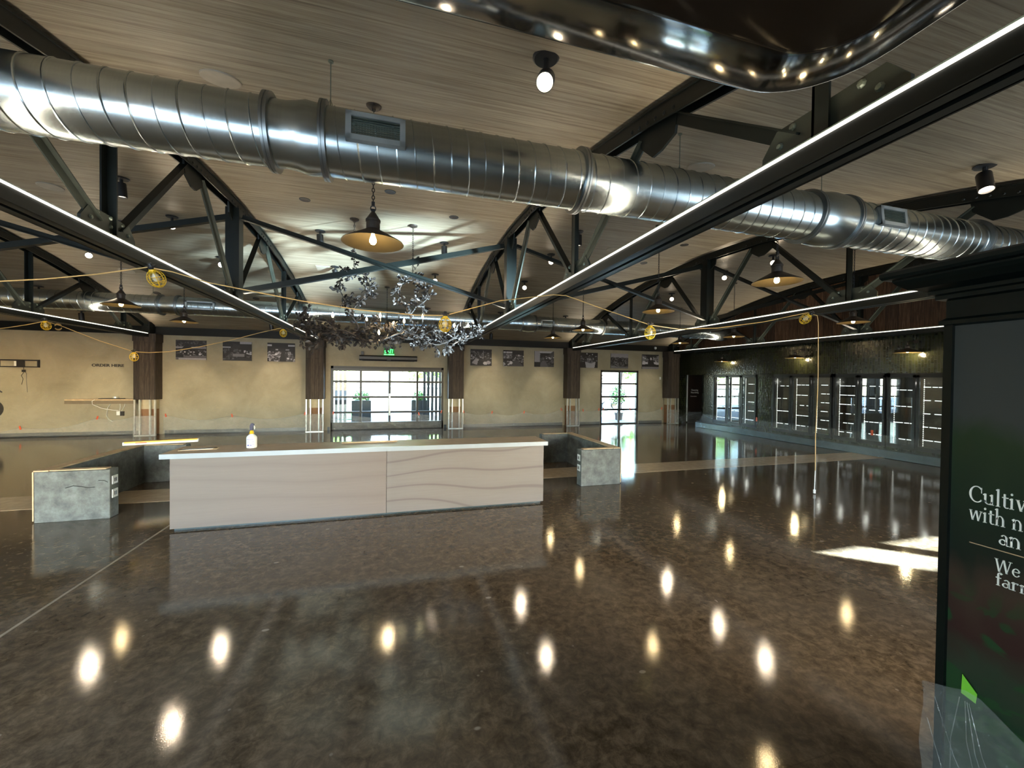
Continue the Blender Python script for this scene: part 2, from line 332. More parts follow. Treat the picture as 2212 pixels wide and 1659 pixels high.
# ------------------------------------------------------------------ geometry constants
ZC, AC, YM = 4.86, .0242, 7.9
def cz(y): return ZC-AC*(y-YM)**2 if y > .2 else ZC-AC*(.2-YM)**2
XT = [-7.42, -2.62, 2.20, 6.97, 11.76]
YF = 15.6; XR = 12.3; XL = -12.2; YB = -1.2
def S(o, label): o['kind'] = 'structure'; o['label'] = label; return o

# ------------------------------------------------------------------ room shell
S(MB().box(XL-.2, 13.9, YB-.15, YF+.3, -.2, 0).obj('floor', M['floor']), 'polished dark brown concrete floor with glossy reflections')
mb = MB(); ys = [YB-.2, .2]+[.2+(YF+.25-.2)*i/40 for i in range(1, 41)]
for y0, y1 in zip(ys[:-1], ys[1:]):
    x0, x1 = XL-.2, 13.9
    if y0 >= .2-1e-6: z0, z1 = cz(y0+1e-6), cz(y1)
    else: z0 = z1 = cz(.2)
    mb.add([(x0, y0, z0), (x1, y0, z0), (x1, y1, z1), (x0, y1, z1), (x0, y0, z0+.2), (x1, y0, z0+.2), (x1, y1, z1+.2), (x0, y1, z1+.2)], [(0, 1, 2, 3), (7, 6, 5, 4), (0, 4, 5, 1), (2, 6, 7, 3), (1, 5, 6, 2), (0, 3, 7, 4)])
S(mb.obj('ceiling', M['ceiling']), 'shallow curved ceiling of whitewashed wooden boards')
# far wall with a double door opening and a glazed opening
DX0, DX1, DZ = -2.2, 1.76, 2.28
WX0, WX1, WZ = 8.38, 10.22, 2.31
mb = MB(); y0, y1 = YF, YF+.25
for a, b_, z0, z1 in [(XL-.2, DX0, 0, 3.5), (DX0, DX1, DZ, 3.5), (DX1, WX0, 0, 3.5), (WX0, WX1, WZ, 3.5), (WX1, 11.95, 0, 3.5)]: mb.box(a, b_, y0, y1, z0, z1)
S(mb.obj('wall_far', M['plaster']), 'far wall of mottled beige plaster')
S(MB().box(XL-.2, 11.95, YF-.06, YF, 3.17, 3.42).obj('trim_1', M['beam_black']), 'black steel beam along the top of the far wall')
mb = MB()
for a, b_ in [(XL, -7.75), (-7.1, -2.95), (-2.3, DX0-.02), (DX1+.02, 1.88), (2.52, 6.65), (7.3, WX0-.02), (WX1+.02, 11.42)]: mb.box(a, b_, YF-.02, YF, 0, .12)
S(mb.obj('baseboard_far', M['base_grey']), 'slate grey baseboard along the far wall')
S(MB().box(XL-.2, XL, YB, YF, 0, 5).obj('wall_left', M['plaster']), 'beige plaster wall on the left outside the view')
# back wall: storefront openings and two small high panes that let the sun in
mb = MB(); y0, y1 = YB-.15, YB
opens = [(-9, -5.4, .15, 2.75), (-4.4, -.8, .15, 2.75), (4.5, 6.9, .15, 2.75), (9.80, 10.66, 2.74, 3.26), (10.84, 11.9, 2.74, 3.26)]
x = XL-.2
for a, b_, z0, z1 in opens:
    mb.box(x, a, y0, y1, 0, 3.6); mb.box(a, b_, y0, y1, 0, z0); mb.box(a, b_, y0, y1, z1, 3.6); x = b_
mb.box(x, 13.9, y0, y1, 0, 3.6)
S(mb.obj('wall_back', M['plaster']), 'storefront wall behind the viewpoint')
S(MB().box(-12, 9.4, -6.3, YB-.15, 2.95, 3.05).box(9.4, 15.5, -6.3, -2.6, 2.95, 3.05).obj('sun_block_roof', M['beam_black']), 'unseen roof slab added to block sun outside the storefront wall')  # put in out of view to keep direct sun off the storefront openings
S(MB().box(XL, XR, 7.28, 8.06, 0, .003).obj('trim_3', M['floor_pale']), 'long paler strip of patched concrete across the floor')
S(MB().box(-2.735, -2.712, YB, 7.28, 0, .002).obj('trim_4', M['joint']), 'pale filled control joint running towards the counter')
# right side: tiled wall, wooden gable above
CO = [(11.45, 13.5, .24, 2.15), (8.85, 10.83, .24, 2.15), (7.50, 8.82, .24, 2.15), (5.55, 7.47, .24, 2.15)]  # cooler openings (y0,y1,z0,z1)
mb = MB()
mb.box(XR, XR+.15, YB, YF, 2.15, 3.24); mb.box(XR, XR+.15, 13.5, 14.05, 0, 2.17); mb.box(XR, XR+.15, 10.83, 11.45, 0, 2.17); mb.box(XR, XR+.15, YB, 5.55, 0, 2.17)
mb.box(XR, XR+.15, 11.45, 13.5, 0, .24); mb.box(XR, XR+.15, 5.55, 10.83, 0, .24); mb.box(XR+.15, 13.7, 13.9, 14.05, 0, 2.3)
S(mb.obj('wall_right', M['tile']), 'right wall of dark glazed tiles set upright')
mb = MB(); n = 40; ya = [YB+(YF-YB)*i/n for i in range(n+1)]
mb.add([(XR, y, 3.24) for y in ya]+[(XR, y, cz(y)+.1) for y in ya]+[(XR+.15, y, 3.24) for y in ya]+[(XR+.15, y, cz(y)+.1) for y in ya],
       [(i, i+1, n+2+i, n+1+i) for i in range(n)]+[(2*(n+1)+i, 3*(n+1)+i, 3*(n+1)+i+1, 2*(n+1)+i+1) for i in range(n)])
S(mb.obj('wall_right_gable', M['gable_wood'], fix=False), 'gable of rust brown upright boards above the tiled wall')
mb = MB(); mb.box(11.95, 13.9, YF, YF+.2, 0, 3.5); mb.box(13.7, 13.9, 13.9, YF, 0, 3.5); mb.box(XR+.15, 13.7, 13.9, YF, 2.3, 2.45)
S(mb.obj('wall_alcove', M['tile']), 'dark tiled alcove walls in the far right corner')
S(MB().box(11.9, XR, 3.0, 14.03, 0, .2).obj('trim_5', M['curb'], bevel=.01), 'low slate blue curb in front of the coolers')

# ------------------------------------------------------------------ far doors
def glazed(name, x0, x1, z1, cols, rows, label, kick=0, fw=.085, y=YF+.06, mid=None):
    r = empty(name, (0, 0, 0)); S(r, label)
    f = MB(); f.box(x0, x0+fw, y-.05, y+.05, 0, z1); f.box(x1-fw, x1, y-.05, y+.05, 0, z1); f.box(x0, x1, y-.05, y+.05, z1-fw, z1); f.box(x0, x1, y-.05, y+.05, 0, max(.05, kick))
    for c_ in cols: f.box(c_-.038, c_+.038, y-.035, y+.035, 0, z1)
    for z in rows: f.box(x0, x1, y-.03, y+.03, z-.036, z+.036)
    f.obj('frame', M['cooler_frame'], r)
    MB().box(x0+.02, x1-.02, y-.004, y+.004, .02, z1-.02).obj('pane', M['glass'], r); return r
d = glazed('door_1', DX0, DX1, DZ, [-1.2, -.2, .79], [1.73, 1.17, .62], 'wide black framed glass double doors in the far wall', kick=.27)
MB().box(DX0+.07, DX1-.07, YF+.02, YF+.1, DZ-.17, DZ-.07).obj('header', M['black_metal'], d)
MB().box(-.23, -.17, YF-.02, YF+.02, .5, 1.3).obj('push_bar', M['stud'], d)
glazed('window_1', WX0, WX1, WZ, [9.3], [1.73, 1.17, .62], 'tall black framed window of eight panes in the far wall')
# alcove door
d = empty('door_2'); S(d, 'dark printed door in the corner alcove')
MB().box(12.78, 13.5, YF-.07, YF-.02, .01, 2.27).obj('leaf', plain('dark_brown_print', (.028, .018, .014), .4, var=.3, scale=2), d)
MB().box(12.72, 12.745, YF-.05, YF-.02, .05, 2.27).obj('pale_edge', M['plate'], d)  # narrow white strip beside the door leaf
def text_obj(name, s, size, mat, loc, rot, parent=None, sx=1, ext=.004, align='LEFT', bold=0):
    c = bpy.data.curves.new(name, 'FONT'); c.body = s; c.size = size; c.extrude = ext; c.align_x = align; c.offset = bold
    o = bpy.data.objects.new(name, c); COL.objects.link(o)
    dg = bpy.context.evaluated_depsgraph_get(); me = bpy.data.meshes.new_from_object(o.evaluated_get(dg)); bpy.data.objects.remove(o)
    me.materials.clear(); me.materials.append(mat); o = bpy.data.objects.new(name, me); COL.objects.link(o)
    o.location = loc; o.rotation_euler = rot; o.scale = (sx, 1, 1)
    if parent: o.parent = parent
    return o
text_obj('lettering', 'Flowering', .11, M['plate'], (12.92, YF-.075, 1.44), (PI/2, 0, 0), d, .85)
text_obj('lettering', 'Nourishing', .11, M['plate'], (12.90, YF-.075, 1.33), (PI/2, 0, 0), d, .85)
text_obj('lettering', 'Generations', .075, M['plate'], (12.88, YF-.075, 1.17), (PI/2, 0, 0), d, .9)

# ------------------------------------------------------------------ columns
ord_ = ['leftmost', 'second from the left', 'middle', 'second from the right', 'rightmost']
colx = [-7.44, -2.645, 2.18, 6.95, 11.72]
colw = ['beside the order here lettering', 'left of the glass double doors', 'right of the glass double doors', 'left of the tall eight-pane window', 'beside the dark tiled corner']
for i, x in enumerate(colx):
    c = empty('column', (x, 15.38, 0)); tag(c, 'wood-clad column over bare steel studs, '+colw[i], 'column', 'columns along the far wall')
    MB().box(-.28, .28, -.2, .2, 1.12, 3.14).obj('wood_cladding', M['col_wood'], c)
    MB().box(-.3, .3, -.22, .21, 2.92, 3.165).obj('cap', M['col_wood'], c)
    MB().box(-.2, .2, -.05, .19, .02, .82).obj('brown_board', M['cardboard'], c)
    MB().box(-.2, .2, -.04, .19, .82, 1.12).obj('plaster_board', M['old_plaster'], c)
    for sx in (-.26, -.13, .13, .26):
        MB().box(sx-.018, sx+.018, -.19, -.13, .03, 1.12).obj('stud', M['stud'], c)
    MB().box(-.28, .28, -.19, -.12, 0, .03).obj('floor_track', M['stud'], c)
    f = MB(); f.box(-.285, .285, -.205, -.203, .02, .62); f.obj('film_wrap', M['film'], c)

# ------------------------------------------------------------------ roof trusses
tl = ['above the order here lettering', 'passing left of the large near pendant lamp', 'crossing in front of the near duct', 'ending above the column beside the tall window', 'against the rust brown gable boards']
YN = [1.65, 4.78, 7.9, 11.05, 14.15]; YA = [3.12, 6.45, 9.4, 12.72]
def ztc(y): return 4.72-AC*(y-YM)**2
for i, x in enumerate(XT):
    r = empty('roof_truss', (x, 0, 0)); tag(r, 'dark green riveted bowstring roof truss '+tl[i], 'truss', 'roof trusses spanning to the far wall')
    mb = MB()
    pts = [.2]+[y for y in (1.2, 2.2, 3.12, 4.2, 5.3, 6.45, 7.9, 9.4, 10.5, 11.6, 12.72, 13.7, 14.6)]+[15.45]
    for y0, y1 in zip(pts[:-1], pts[1:]):
        for dx in (-.06, .06):
            mb.bar((dx, y0, ztc(y0)+.03), (dx, y1, ztc(y1)+.03), .018, .13, (0, 0, 1))
        mb.bar((0, y0, ztc(y0)+.10), (0, y1, ztc(y1)+.10), .17, .02, (0, 0, 1))
    mb.obj('top_chord', M['steel'], r)
    mb = MB(); mb.box(-.1, .1, .2, 15.5, 3.155, 3.175); 
    for dx in (-.09, .09): mb.box(dx-.011, dx+.011, .2, 15.5, 3.06, 3.19)
    mb.box(-.09, -.02, .2, 15.5, 3.06, 3.075); mb.box(.02, .09, .2, 15.5, 3.06, 3.075)
    mb.obj('bottom_chord', M['steel'], r)
    side = 1 if i < 2 else -1
    ls = MB().box(min(side*.101, side*.114), max(side*.101, side*.114), .25, 15.1, 3.160, 3.174).obj('led_strip', [M['led'], M['led_up']], r)
    for p_ in ls.data.polygons:
        if p_.normal.z > .9: p_.material_index = 1
    for y in YN:
        big = abs(y-7.9) < .1
        w_ = .2 if big else .085
        mb = MB(); z0, z1 = 3.19, ztc(y)-.03
        if big:
            mb.box(-.1, .1, y-.1, y-.085, z0, z1); mb.box(-.1, .1, y+.085, y+.1, z0, z1); mb.box(-.01, .01, y-.09, y+.09, z0, z1); mb.box(-.1, -.085, y-.09, y+.09, z0, z1); mb.box(.085, .1, y-.09, y+.09, z0, z1)
        else:
            mb.box(-.045, -.03, y-.045, y+.045, z0, z1); mb.box(-.045, .045, y+.03, y+.045, z0, z1)
        mb.obj('post', M['steel'], r)
    for ya in YA:
        for yn in YN:
            if 0 < abs(yn-ya) < 2:
                s = 1 if yn > ya else -1
                p0 = (0, ya+s*.2, ztc(ya)-.08); p1 = (0, yn-s*.16, 3.27)
                mb = MB(); mb.bar(p0, p1, .012, .085, (0, 0, 1)); d_ = (Vector(p1)-Vector(p0)).normalized(); up = Vector((1, 0, 0)).cross(d_)*(.04 if s > 0 else -.04)
                mb.bar(Vector(p0)+up, Vector(p1)+up, .085, .012, (0, 0, 1)); mb.obj('diagonal', M['steel_lit' if s > 0 else 'steel'], r)  # one diagonal of each pair takes the painted lit tone
    mb = MB(); mb.bar((0, .35, 3.25), (0, 1.5, 3.75), .08, .06)
    for y in YN:
        g = MB(); w_ = .38; zb = 3.175
        g.prism([(-.012, y-w_, zb), (-.012, y+w_, zb), (-.012, y+w_, zb+.10), (-.012, y+w_*.75, zb+.22), (-.012, y-w_*.75, zb+.22), (-.012, y-w_, zb+.10)], (.024, 0, 0))
        bb = g; nf = len(g.f)
        for (dy, dz) in ((-.26, .12), (-.18, .19), (.0, .12), (.0, .2), (.18, .19), (.26, .12)):
            for sx in (-1, 1): bb.lathe([(0, sx*.028), (.014, sx*.026), (.02, sx*.018), (.022, sx*.012)], 8, (0, y+dy, zb+dz), 'X')
        go = g.obj('gusset_plate', [M['steel_lit'], M['bolt']], r)
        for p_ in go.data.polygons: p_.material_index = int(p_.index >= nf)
    for y in YA+[7.9]:
        w_ = .27; z = ztc(y); g = MB()
        g.prism([(-.012, y-w_, ztc(y-w_)), (-.012, y+w_, ztc(y+w_)), (-.012, y+w_*.9, ztc(y+w_)-.17), (-.012, y+.06, z-.28), (-.012, y-.06, z-.28), (-.012, y-w_*.9, ztc(y-w_)-.17)], (.024, 0, 0))
        bb = g
        for dy in (-.3, -.18, -.06, .06, .18, .3):
            for sx in (-1, 1): bb.lathe([(0, sx*.083), (.012, sx*.081), (.018, sx*.075), (.018, sx*.069)], 8, (0, y+dy, ztc(y+dy)+.0), 'X')
        g.obj('gusset_plate', M['steel'], r)
    mb = MB(); mb.box(-.1, .1, 15.2, 15.5, 3.19, ztc(15.2)+.1); mb.obj('end_plate', M['steel'], r)
# cross braces between the middle posts
bl = ['at the left edge of the view', 'behind the large near pendant lamp', 'right of the middle column', 'in front of the gable boards']
for i, (x0, x1) in enumerate(zip(XT[:-1], XT[1:])):
    r = empty('cross_brace', ((x0+x1)/2, 7.9, 3.9)); tag(r, 'crossed dark green steel braces '+bl[i], 'brace', 'cross braces between the trusses')
    cx = (x0+x1)/2
    for k, (za, zb) in enumerate(((4.56, 3.34), (3.34, 4.56))):
        dy = .02 if k else -.02; mb = MB()
        p0 = Vector((x0+.12-cx, dy, za-3.9)); p1 = Vector((x1-.12-cx, dy, zb-3.9))
        mb.bar(p0, p1, .012, .09); mb.bar(p0+Vector((0, .04 if k else -.04, -.04)), p1+Vector((0, .04 if k else -.04, -.04)), .08, .012)
        mb.obj('brace_bar', M['steel'], r)

# ------------------------------------------------------------------ ducts
def duct(Yd, zd, r0, r1, xa, xb, bulges, flanges, grilles, label, hang, end=None):
    r = empty('air_duct', (0, Yd, zd)); tag(r, label, 'duct', 'galvanised air ducts')
    prof = []
    b0, b1 = bulges[0]
    prof = [(0, xa), (r0, xa), (r0, b0), (r0-.006, b0+.06), (r0-.004, b0+.1), ((r0+r1)/2, (b0+b1)/2-.02), (r1+.012, (b0+b1)/2+.05), (r1, b1)]
    if len(bulges) > 1:
        c0, c1 = bulges[1]; prof += [(r1, c0), (r1+.02, c0+.03), (r1+.045, (c0+c1)/2), (r1+.03, c1-.03), (r1, c1)]
    if end: prof += end+[(0, end[-1][1])]
    else: prof += [(r1, xb), (0, xb)]
    MB().lathe([(a, b_) for a, b_ in prof], 48, axis='X').obj('shell', M['galv'], r, smooth=True)
    mb = MB(); pitch = .142; segs = [(xa, b0-.03, r0)]
    last = b1+.02
    if len(bulges) > 1: segs.append((last, bulges[1][0], r1)); last = bulges[1][1]
    segs.append((last, (end[0][1] if end else xb), r1))
    for s0, s1, rr in segs:
        turns = (s1-s0)/pitch; n = int(turns*28)
        if n < 4: continue
        mb.tube([(s0+(s1-s0)*k/n, (rr+.001)*math.cos(2*PI*turns*k/n), (rr+.001)*math.sin(2*PI*turns*k/n)) for k in range(n+1)], .0065, 5)
    mb.obj('spiral_seam', M['galv'], r, smooth=True)
    for fx, rr in flanges:
        mb = MB(); mb.lathe([(rr-.01, fx-.03), (rr+.038, fx-.03), (rr+.038, fx-.012), (rr+.032, fx-.010), (rr+.032, fx-.004), (rr+.038, fx-.002), (rr+.038, fx+.016), (rr-.01, fx+.016)], 48, axis='X'); mb.obj('flange_ring', M['galv_ring'], r, smooth=True)
    for gx0, gx1, ang in grilles:
        g = MB(); W_ = gx1-gx0; H_ = .215
        g.box(0, W_, -.012, 0, 0, .04); g.box(0, W_, -.012, 0, H_-.035, H_); g.box(0, .04, -.012, 0, 0, H_); g.box(W_-.04, W_, -.012, 0, 0, H_)
        g.box(0, W_, 0, .07, 0, .012); g.box(0, W_, 0, .07, H_-.012, H_); g.box(0, .012, 0, .07, 0, H_); g.box(W_-.012, W_, 0, .07, 0, H_)
        rad = r1+.012; cy = -math.cos(ang)*rad; czz = math.sin(ang)*rad
        Mx = Matrix.Translation((gx0, cy, czz)) @ Matrix.Rotation(-ang, 4, 'X') @ Matrix.Translation((0, 0, -H_/2))
        go = g.xf(Mx).obj('register', M['grille'], r)
        k = MB(); k.box(.035, W_-.035, .03, .034, .03, H_-.03); k.xf(Mx).obj('register_back', M['dark_inside'], go)
        l = MB()
        for q in range(8): l.box(.038, W_-.038, -.008, .004, .045+q*.0178, .0475+q*.0178)
        for q in range(int((W_-.08)/.02)): l.box(.045+q*.02, .0465+q*.02, .006, .012, .035, H_-.03)
        l.xf(Mx).obj('louvre', M['bolt'], go)
    for hx in hang:
        mb = MB(); top = cz(Yd)-zd; mb.tube([(hx, 0, r1-.01), (hx, 0, top)], .004, 5); mb.lathe([(.02, top-.012), (.02, top)], 10, (hx, 0, 0), cap=True); mb.tube([(hx-.03, -.02, r1+.0), (hx, 0, r1+.09), (hx+.03, .02, r1)], .003, 4)
        mb.obj('hanger_rod', M['bolt'], r)
duct(3.53, 3.755, .238, .25, -6.9, XR-.02, [(-.9, -.53), (4.42, 4.92)], [(-.91, .238), (-.53, .25), (1.63, .25), (4.40, .25), (4.92, .26), (7.2, .25)], [(-.37, .06, .06), (5.2, 5.62, .1)],
     'large galvanised spiral duct nearest the camera, passing above the counter', (-.51, 2.75, 4.66))
duct(12.62, 3.70, .232, .235, XL+.02, XR, [(-5.8, -5.45), (3.9, 4.35)], [(-5.8, .232), (-5.42, .235), (3.9, .235), (4.36, .24), (6.8, .235)], [(-5.2, -4.55, .0), (-.3, .1, .0), (4.5, 4.95, .0)],
     'galvanised spiral duct far away, running just before the far wall', (-6.0, -1.2, 4.2, 7.4), end=[(.235, 11.2), (.27, 11.5), (.29, 11.75), (.27, 12.0), (.2, 12.15)])

# ------------------------------------------------------------------ pendant lamps
def chain(mb, x, y, z0, z1, s=.045, r=.0045):
    n = max(1, int((z1-z0)/(s*.78)))
    for k in range(n):
        zc = z0+(z1-z0)*(k+.5)/n; pts = []
        for q in range(8):
            a = 2*PI*q/8; u = math.cos(a)*s*.27; vv = math.sin(a)*s*.5
            pts.append((x+(u if k % 2 else 0), y+(0 if k % 2 else u), zc+vv))
        mb.tube(pts, r, 4, closed=True)
PL = [(-.22, 4.2, 'large lit cone pendant lamp hanging behind the near duct, left of centre'), (4.79, 4.19, 'lit cone pendant lamp just under the right part of the near duct'),
      (4.78, 6.68, 'lit cone pendant lamp hanging just right of the middle truss'), (-5.02, 9.5, 'cone pendant lamp at left before the far duct, lower rim dark'),
      (-5.02, 11.9, 'small cone pendant lamp above the leftmost framed black and white photo'), (4.78, 12.05, 'smallest cone pendant lamp, hanging beneath the middle of the far duct'),
      (4.78, 9.9, 'cone pendant lamp before the far duct, above the prints right of the doors'), (9.56, 9.74, 'cone pendant lamp at the right end of the far duct'),
      (9.56, 12.1, 'dim cone pendant lamp below the right end of the far duct, near the corner column'), (9.56, 6.49, 'cone pendant lamp hanging before the rust brown gable boards'),
      (-.24, 12.05, 'cone pendant lamp behind the leafy chandelier')]
SH = [(.29, 0), (.285, .008), (.17, .072), (.075, .125), (.064, .135), (.064, .2), (.07, .205), (.07, .225), (.062, .235), (.03, .285), (.012, .31)]
SI = [(.288, .002), (.168, .066), (.072, .118), (.055, .13), (.05, .19), (0, .19)]
zr = 3.20
for i, (x, y, lab) in enumerate(PL):
    r = empty('pendant_lamp', (x, y, zr)); tag(r, lab, 'pendant lamp', 'cone pendant lamps on chains')
    n = 40 if i < 3 else 24
    MB().lathe(SH, n).obj('lamp_shade', M['bronze'], r, smooth=True)
    MB().lathe(SI, n).obj('shade_lining', M['shade_in'], r, smooth=True)
    MB().lathe([(0, -.012), (.02, -.008), (.033, .012), (.034, .03), (.026, .055), (.016, .08), (.014, .11)], 14).obj('bulb', M['bulb'], r, smooth=True)
    mb = MB(); mb.tube([(.024*math.cos(a), 0, .335+.028*math.sin(a)) for a in [2*PI*k/12 for k in range(12)]], .006, 6, closed=True); mb.box(-.018, .018, -.014, .014, .30, .33); mb.box(-.015, .015, -.012, .012, .355, .40)
    mb.obj('hook', M['black_metal'], r)
    top = cz(y)-zr
    mb = MB(); chain(mb, 0, 0, .39, top-.02); mb.obj('chain', M['black_metal'], r)
    MB().lathe([(.0, top-.035), (.05, top-.03), (.07, top-.012), (.072, top)], 20).obj('ceiling_canopy', M['bronze'], r, smooth=True)
    light('pendant_light', 'POINT', (x, y, zr-.03), None, 6, (1, .74, .38), shadow_soft_size=.04)

# ------------------------------------------------------------------ ceiling spotlights
def spot_fix(x, y, aim, lens, label, drop=.0):
    z = cz(y); r = empty('ceiling_spotlight', (x, y, z)); tag(r, label, 'spotlight', 'black cylinder spotlights on the ceiling')
    MB().lathe([(0, -.022), (.085, -.02), (.098, -.008), (.098, 0)], 22).obj('canopy', M['black_metal'], r, smooth=True)
    MB().lathe([(.022, -.10), (.022, -.02), (.035, -.02)], 10).obj('stem', M['black_metal'], r, smooth=True)
    a = Vector(aim).normalized(); q = a.to_track_quat('-Z', 'Y'); Mx = Matrix.Translation((0, 0, -.165)) @ q.to_matrix().to_4x4()
    h = MB().lathe([(0, .095), (.06, .09), (.064, .08), (.064, -.12), (.058, -.12), (.055, -.09)], 22).xf(Mx).obj('housing', M['black_metal'], r, smooth=True)
    MB().lathe([(0, -.094), (.05, -.094), (.054, -.1)], 18).xf(Mx).obj('lens', lens, r, smooth=True)
    return Vector((x, y, z))+Mx @ Vector((0, 0, -.13))
tc_ = lambda x, y: Vector((0-x, 0-y, 1.0-4.7))  # towards the viewer side
down = Vector((.05, .08, -1)); away = Vector((.05, .35, -1))
SP = [  # x, y, aim, lit, label
 (1.03, 2.8, Vector((-.45, -1, -1.0)), 'hot', 'brightly glaring spotlight beside the glossy black canopy'),
 (6.05, 2.83, Vector((-.25, -.25, -1)), 'on', 'tilted spotlight at the upper right over the right part of the near duct'),
 (-4.0, 7.58, down, 'dim', 'spotlight at upper left between the near duct and the left truss posts'),
 (-4.0, 9.03, tc_(-4, 9), 'on', 'lit spotlight by the brace end right of the left gusset plate'),
 (-6.38, 11.0, tc_(-6.4, 11), 'on', 'lit spotlight at left where two black braces meet'),
 (-3.9, 10.96, tc_(-3.9, 11), 'on', 'lit spotlight partly behind a diagonal of the left near truss'),
 (-8.8, 13.4, away, 'dim', 'leftmost small spotlight above the far duct'),
 (-8.73, 14.75, down, 'dim', 'small spotlight under the far duct at the left edge'),
 (-1.48, 9.0, down, 'dim', 'spotlight left of the chain of the large near pendant lamp'),
 (-1.46, 10.98, away, 'dim', 'spotlight in the bright daylight patch on the ceiling'),
 (1.0, 8.96, down, 'dim', 'spotlight right of the large near pendant lamp'),
 (.99, 10.96, tc_(1, 11), 'on', 'lit spotlight above the right leafy wreath'),
 (3.47, 10.95, tc_(3.5, 11), 'on', 'lit spotlight right of the tall post of the middle truss'),
 (3.5, 9.0, tc_(3.5, 9), 'on', 'lit spotlight touching a brace of the middle truss'),
 (3.5, 7.5, down, 'dim', 'spotlight hanging close to the short post of the middle truss'),
 (3.4, 13.38, away, 'dim', 'small spotlight just above the far duct, right of the middle column'),
 (.98, 13.38, away, 'dim', 'small spotlight above the far duct beside the yellow caged lamp'),
 (5.78, 13.38, away, 'dim', 'small spotlight above the far duct by the second truss from the right'),
 (-1.41, 13.42, away, 'dim', 'small spotlight behind the left leafy wreath'),
 (-3.9, 14.94, away, 'dim', 'small spotlight under the far duct above the left photos'),
 (3.44, 14.94, away, 'dim', 'tiny spotlight under the far duct above the photos right of the doors'),
 (8.34, 10.97, tc_(8.3, 11), 'on', 'lit spotlight beside a diagonal of the second truss from the right'),
 (8.44, 8.95, tc_(8.4, 9), 'on', 'lit spotlight right of the tall post of the second truss from the right'),
 (8.5, 7.54, tc_(8.5, 7.5), 'on', 'lit spotlight just left of the pendant lamp under the right duct')]
lens = dict(hot=M['lens_hot'], on=M['lens'], dim=M['lens_dim'])
for x, y, a, lit, lab in SP:
    p = spot_fix(x, y, a, lens[lit], lab)
    e = dict(hot=40, on=24, dim=24)[lit]
    light('spot_light', 'SPOT', p, a, e, (1, .80, .55), spot_size=R(62), spot_blend=.5, shadow_soft_size=.05)
# recessed downlights
RD = [(-1.48, 7.55, 'dark recessed disc on the ceiling left of the large near pendant chain'), (1.01, 7.54, 'dark recessed disc on the ceiling right of the large near pendant chain'), (-.1, 6.75, 'dark recessed disc just under the near duct by the pendant chain'),
      (-6.28, 13.4, 'dark recessed disc above the far duct at left'), (-3.89, 13.39, 'dark recessed disc above the far duct by the second truss from the left'), (5.96, 8.94, 'dark recessed disc right of the middle truss, farther of two'), (6.03, 7.54, 'dark recessed disc right of the middle truss, nearer of two')]
for x, y, lab in RD:
    sl = 2*AC*(YM-y); o = empty('recessed_downlight', (x, y, cz(y))); o.rotation_euler = (math.atan(sl), 0, 0); tag(o, lab, 'ceiling light', 'dark recessed ceiling discs')
    MB().lathe([(.055, -.004), (.085, -.008), (.088, .0)], 20).obj('trim_ring', M['black_metal'], o, smooth=True)
    MB().lathe([(0, -.003), (.056, -.004)], 20).obj('baffle', M['bronze'], o)
# wall washing beams of the recessed row over the far wall
for x in (-11.2, -8.7, -6.28, -3.89, 3.4, 5.78, 8.2, 10.6, -1.4, 1.0):
    light('wall_wash', 'SPOT', (x, 13.9, cz(13.9)-.25), (0, 1.7, -2.75), 62 if abs(x) > 2 else 10, (1, .84, .60), spot_size=R(40), spot_blend=.55, shadow_soft_size=.05)
# ceiling speakers
SPK = [(-1.51, 4.23, 'round white ceiling speaker just above the left part of the near duct'), (3.59, 4.21, 'round white ceiling speaker above the near duct, right of the middle truss'), (-5.27, 8.25, 'round white ceiling speaker at far left behind a truss diagonal'),
       (-6.31, 12.15, 'small round white speaker by the chain of the left pendant lamp'), (3.5, 12.08, 'small round white speaker behind the tall post of the middle truss'), (4.72, 8.27, 'round white ceiling speaker right of the middle truss short post')]
for x, y, lab in SPK:
    o = empty('ceiling_speaker', (x, y, cz(y)-.002)); o.rotation_euler = (math.atan(2*AC*(YM-y)), 0, 0); tag(o, lab, 'speaker', 'round white ceiling speakers')
    MB().lathe([(0, -.012), (.145, -.012)], 28).obj('grille_cloth', M['white_disc'], o); MB().lathe([(.145, -.013), (.155, -.01), (.157, .004)], 28).obj('rim', M['white_disc'], o)
o = MB().box(-.16, .16, -.16, .16, -.012, 0).obj('access_panel', M['white_disc'], loc=(-1.75, 11.13, cz(11.13)), rot=(math.atan(2*AC*(YM-11.13)), 0, 0)); tag(o, 'square white panel in the ceiling beside the daylight patch', 'panel')

# ------------------------------------------------------------------ leafy chandelier
ch = empty('leaf_chandelier', (0, 8.2, 2.74)); tag(ch, 'large twisting metal branch chandelier covered in leaves with candle bulbs', 'chandelier')
rnd = random.Random(11); br = MB(); lf = MB()
def leaf(p, d, s):
    d = Vector(d).normalized(); u = Vector((rnd.gauss(0, 1), rnd.gauss(0, 1), rnd.gauss(0, 1))); a = d.cross(u)
    if a.length < .01: return
    a.normalize(); n = a.cross(d); p = Vector(p); L_ = s; w_ = s*.27; f = n*s*.10
    v = [p, p+d*L_*.3+a*w_*.85+f, p+d*L_*.65+a*w_+f*.8, p+d*L_, p+d*L_*.65-a*w_+f*.8, p+d*L_*.3-a*w_*.85+f, p+d*L_*.45]
    lf.add(v, [(0, 1, 6), (1, 2, 6), (2, 3, 6), (3, 4, 6), (4, 5, 6), (5, 0, 6)])
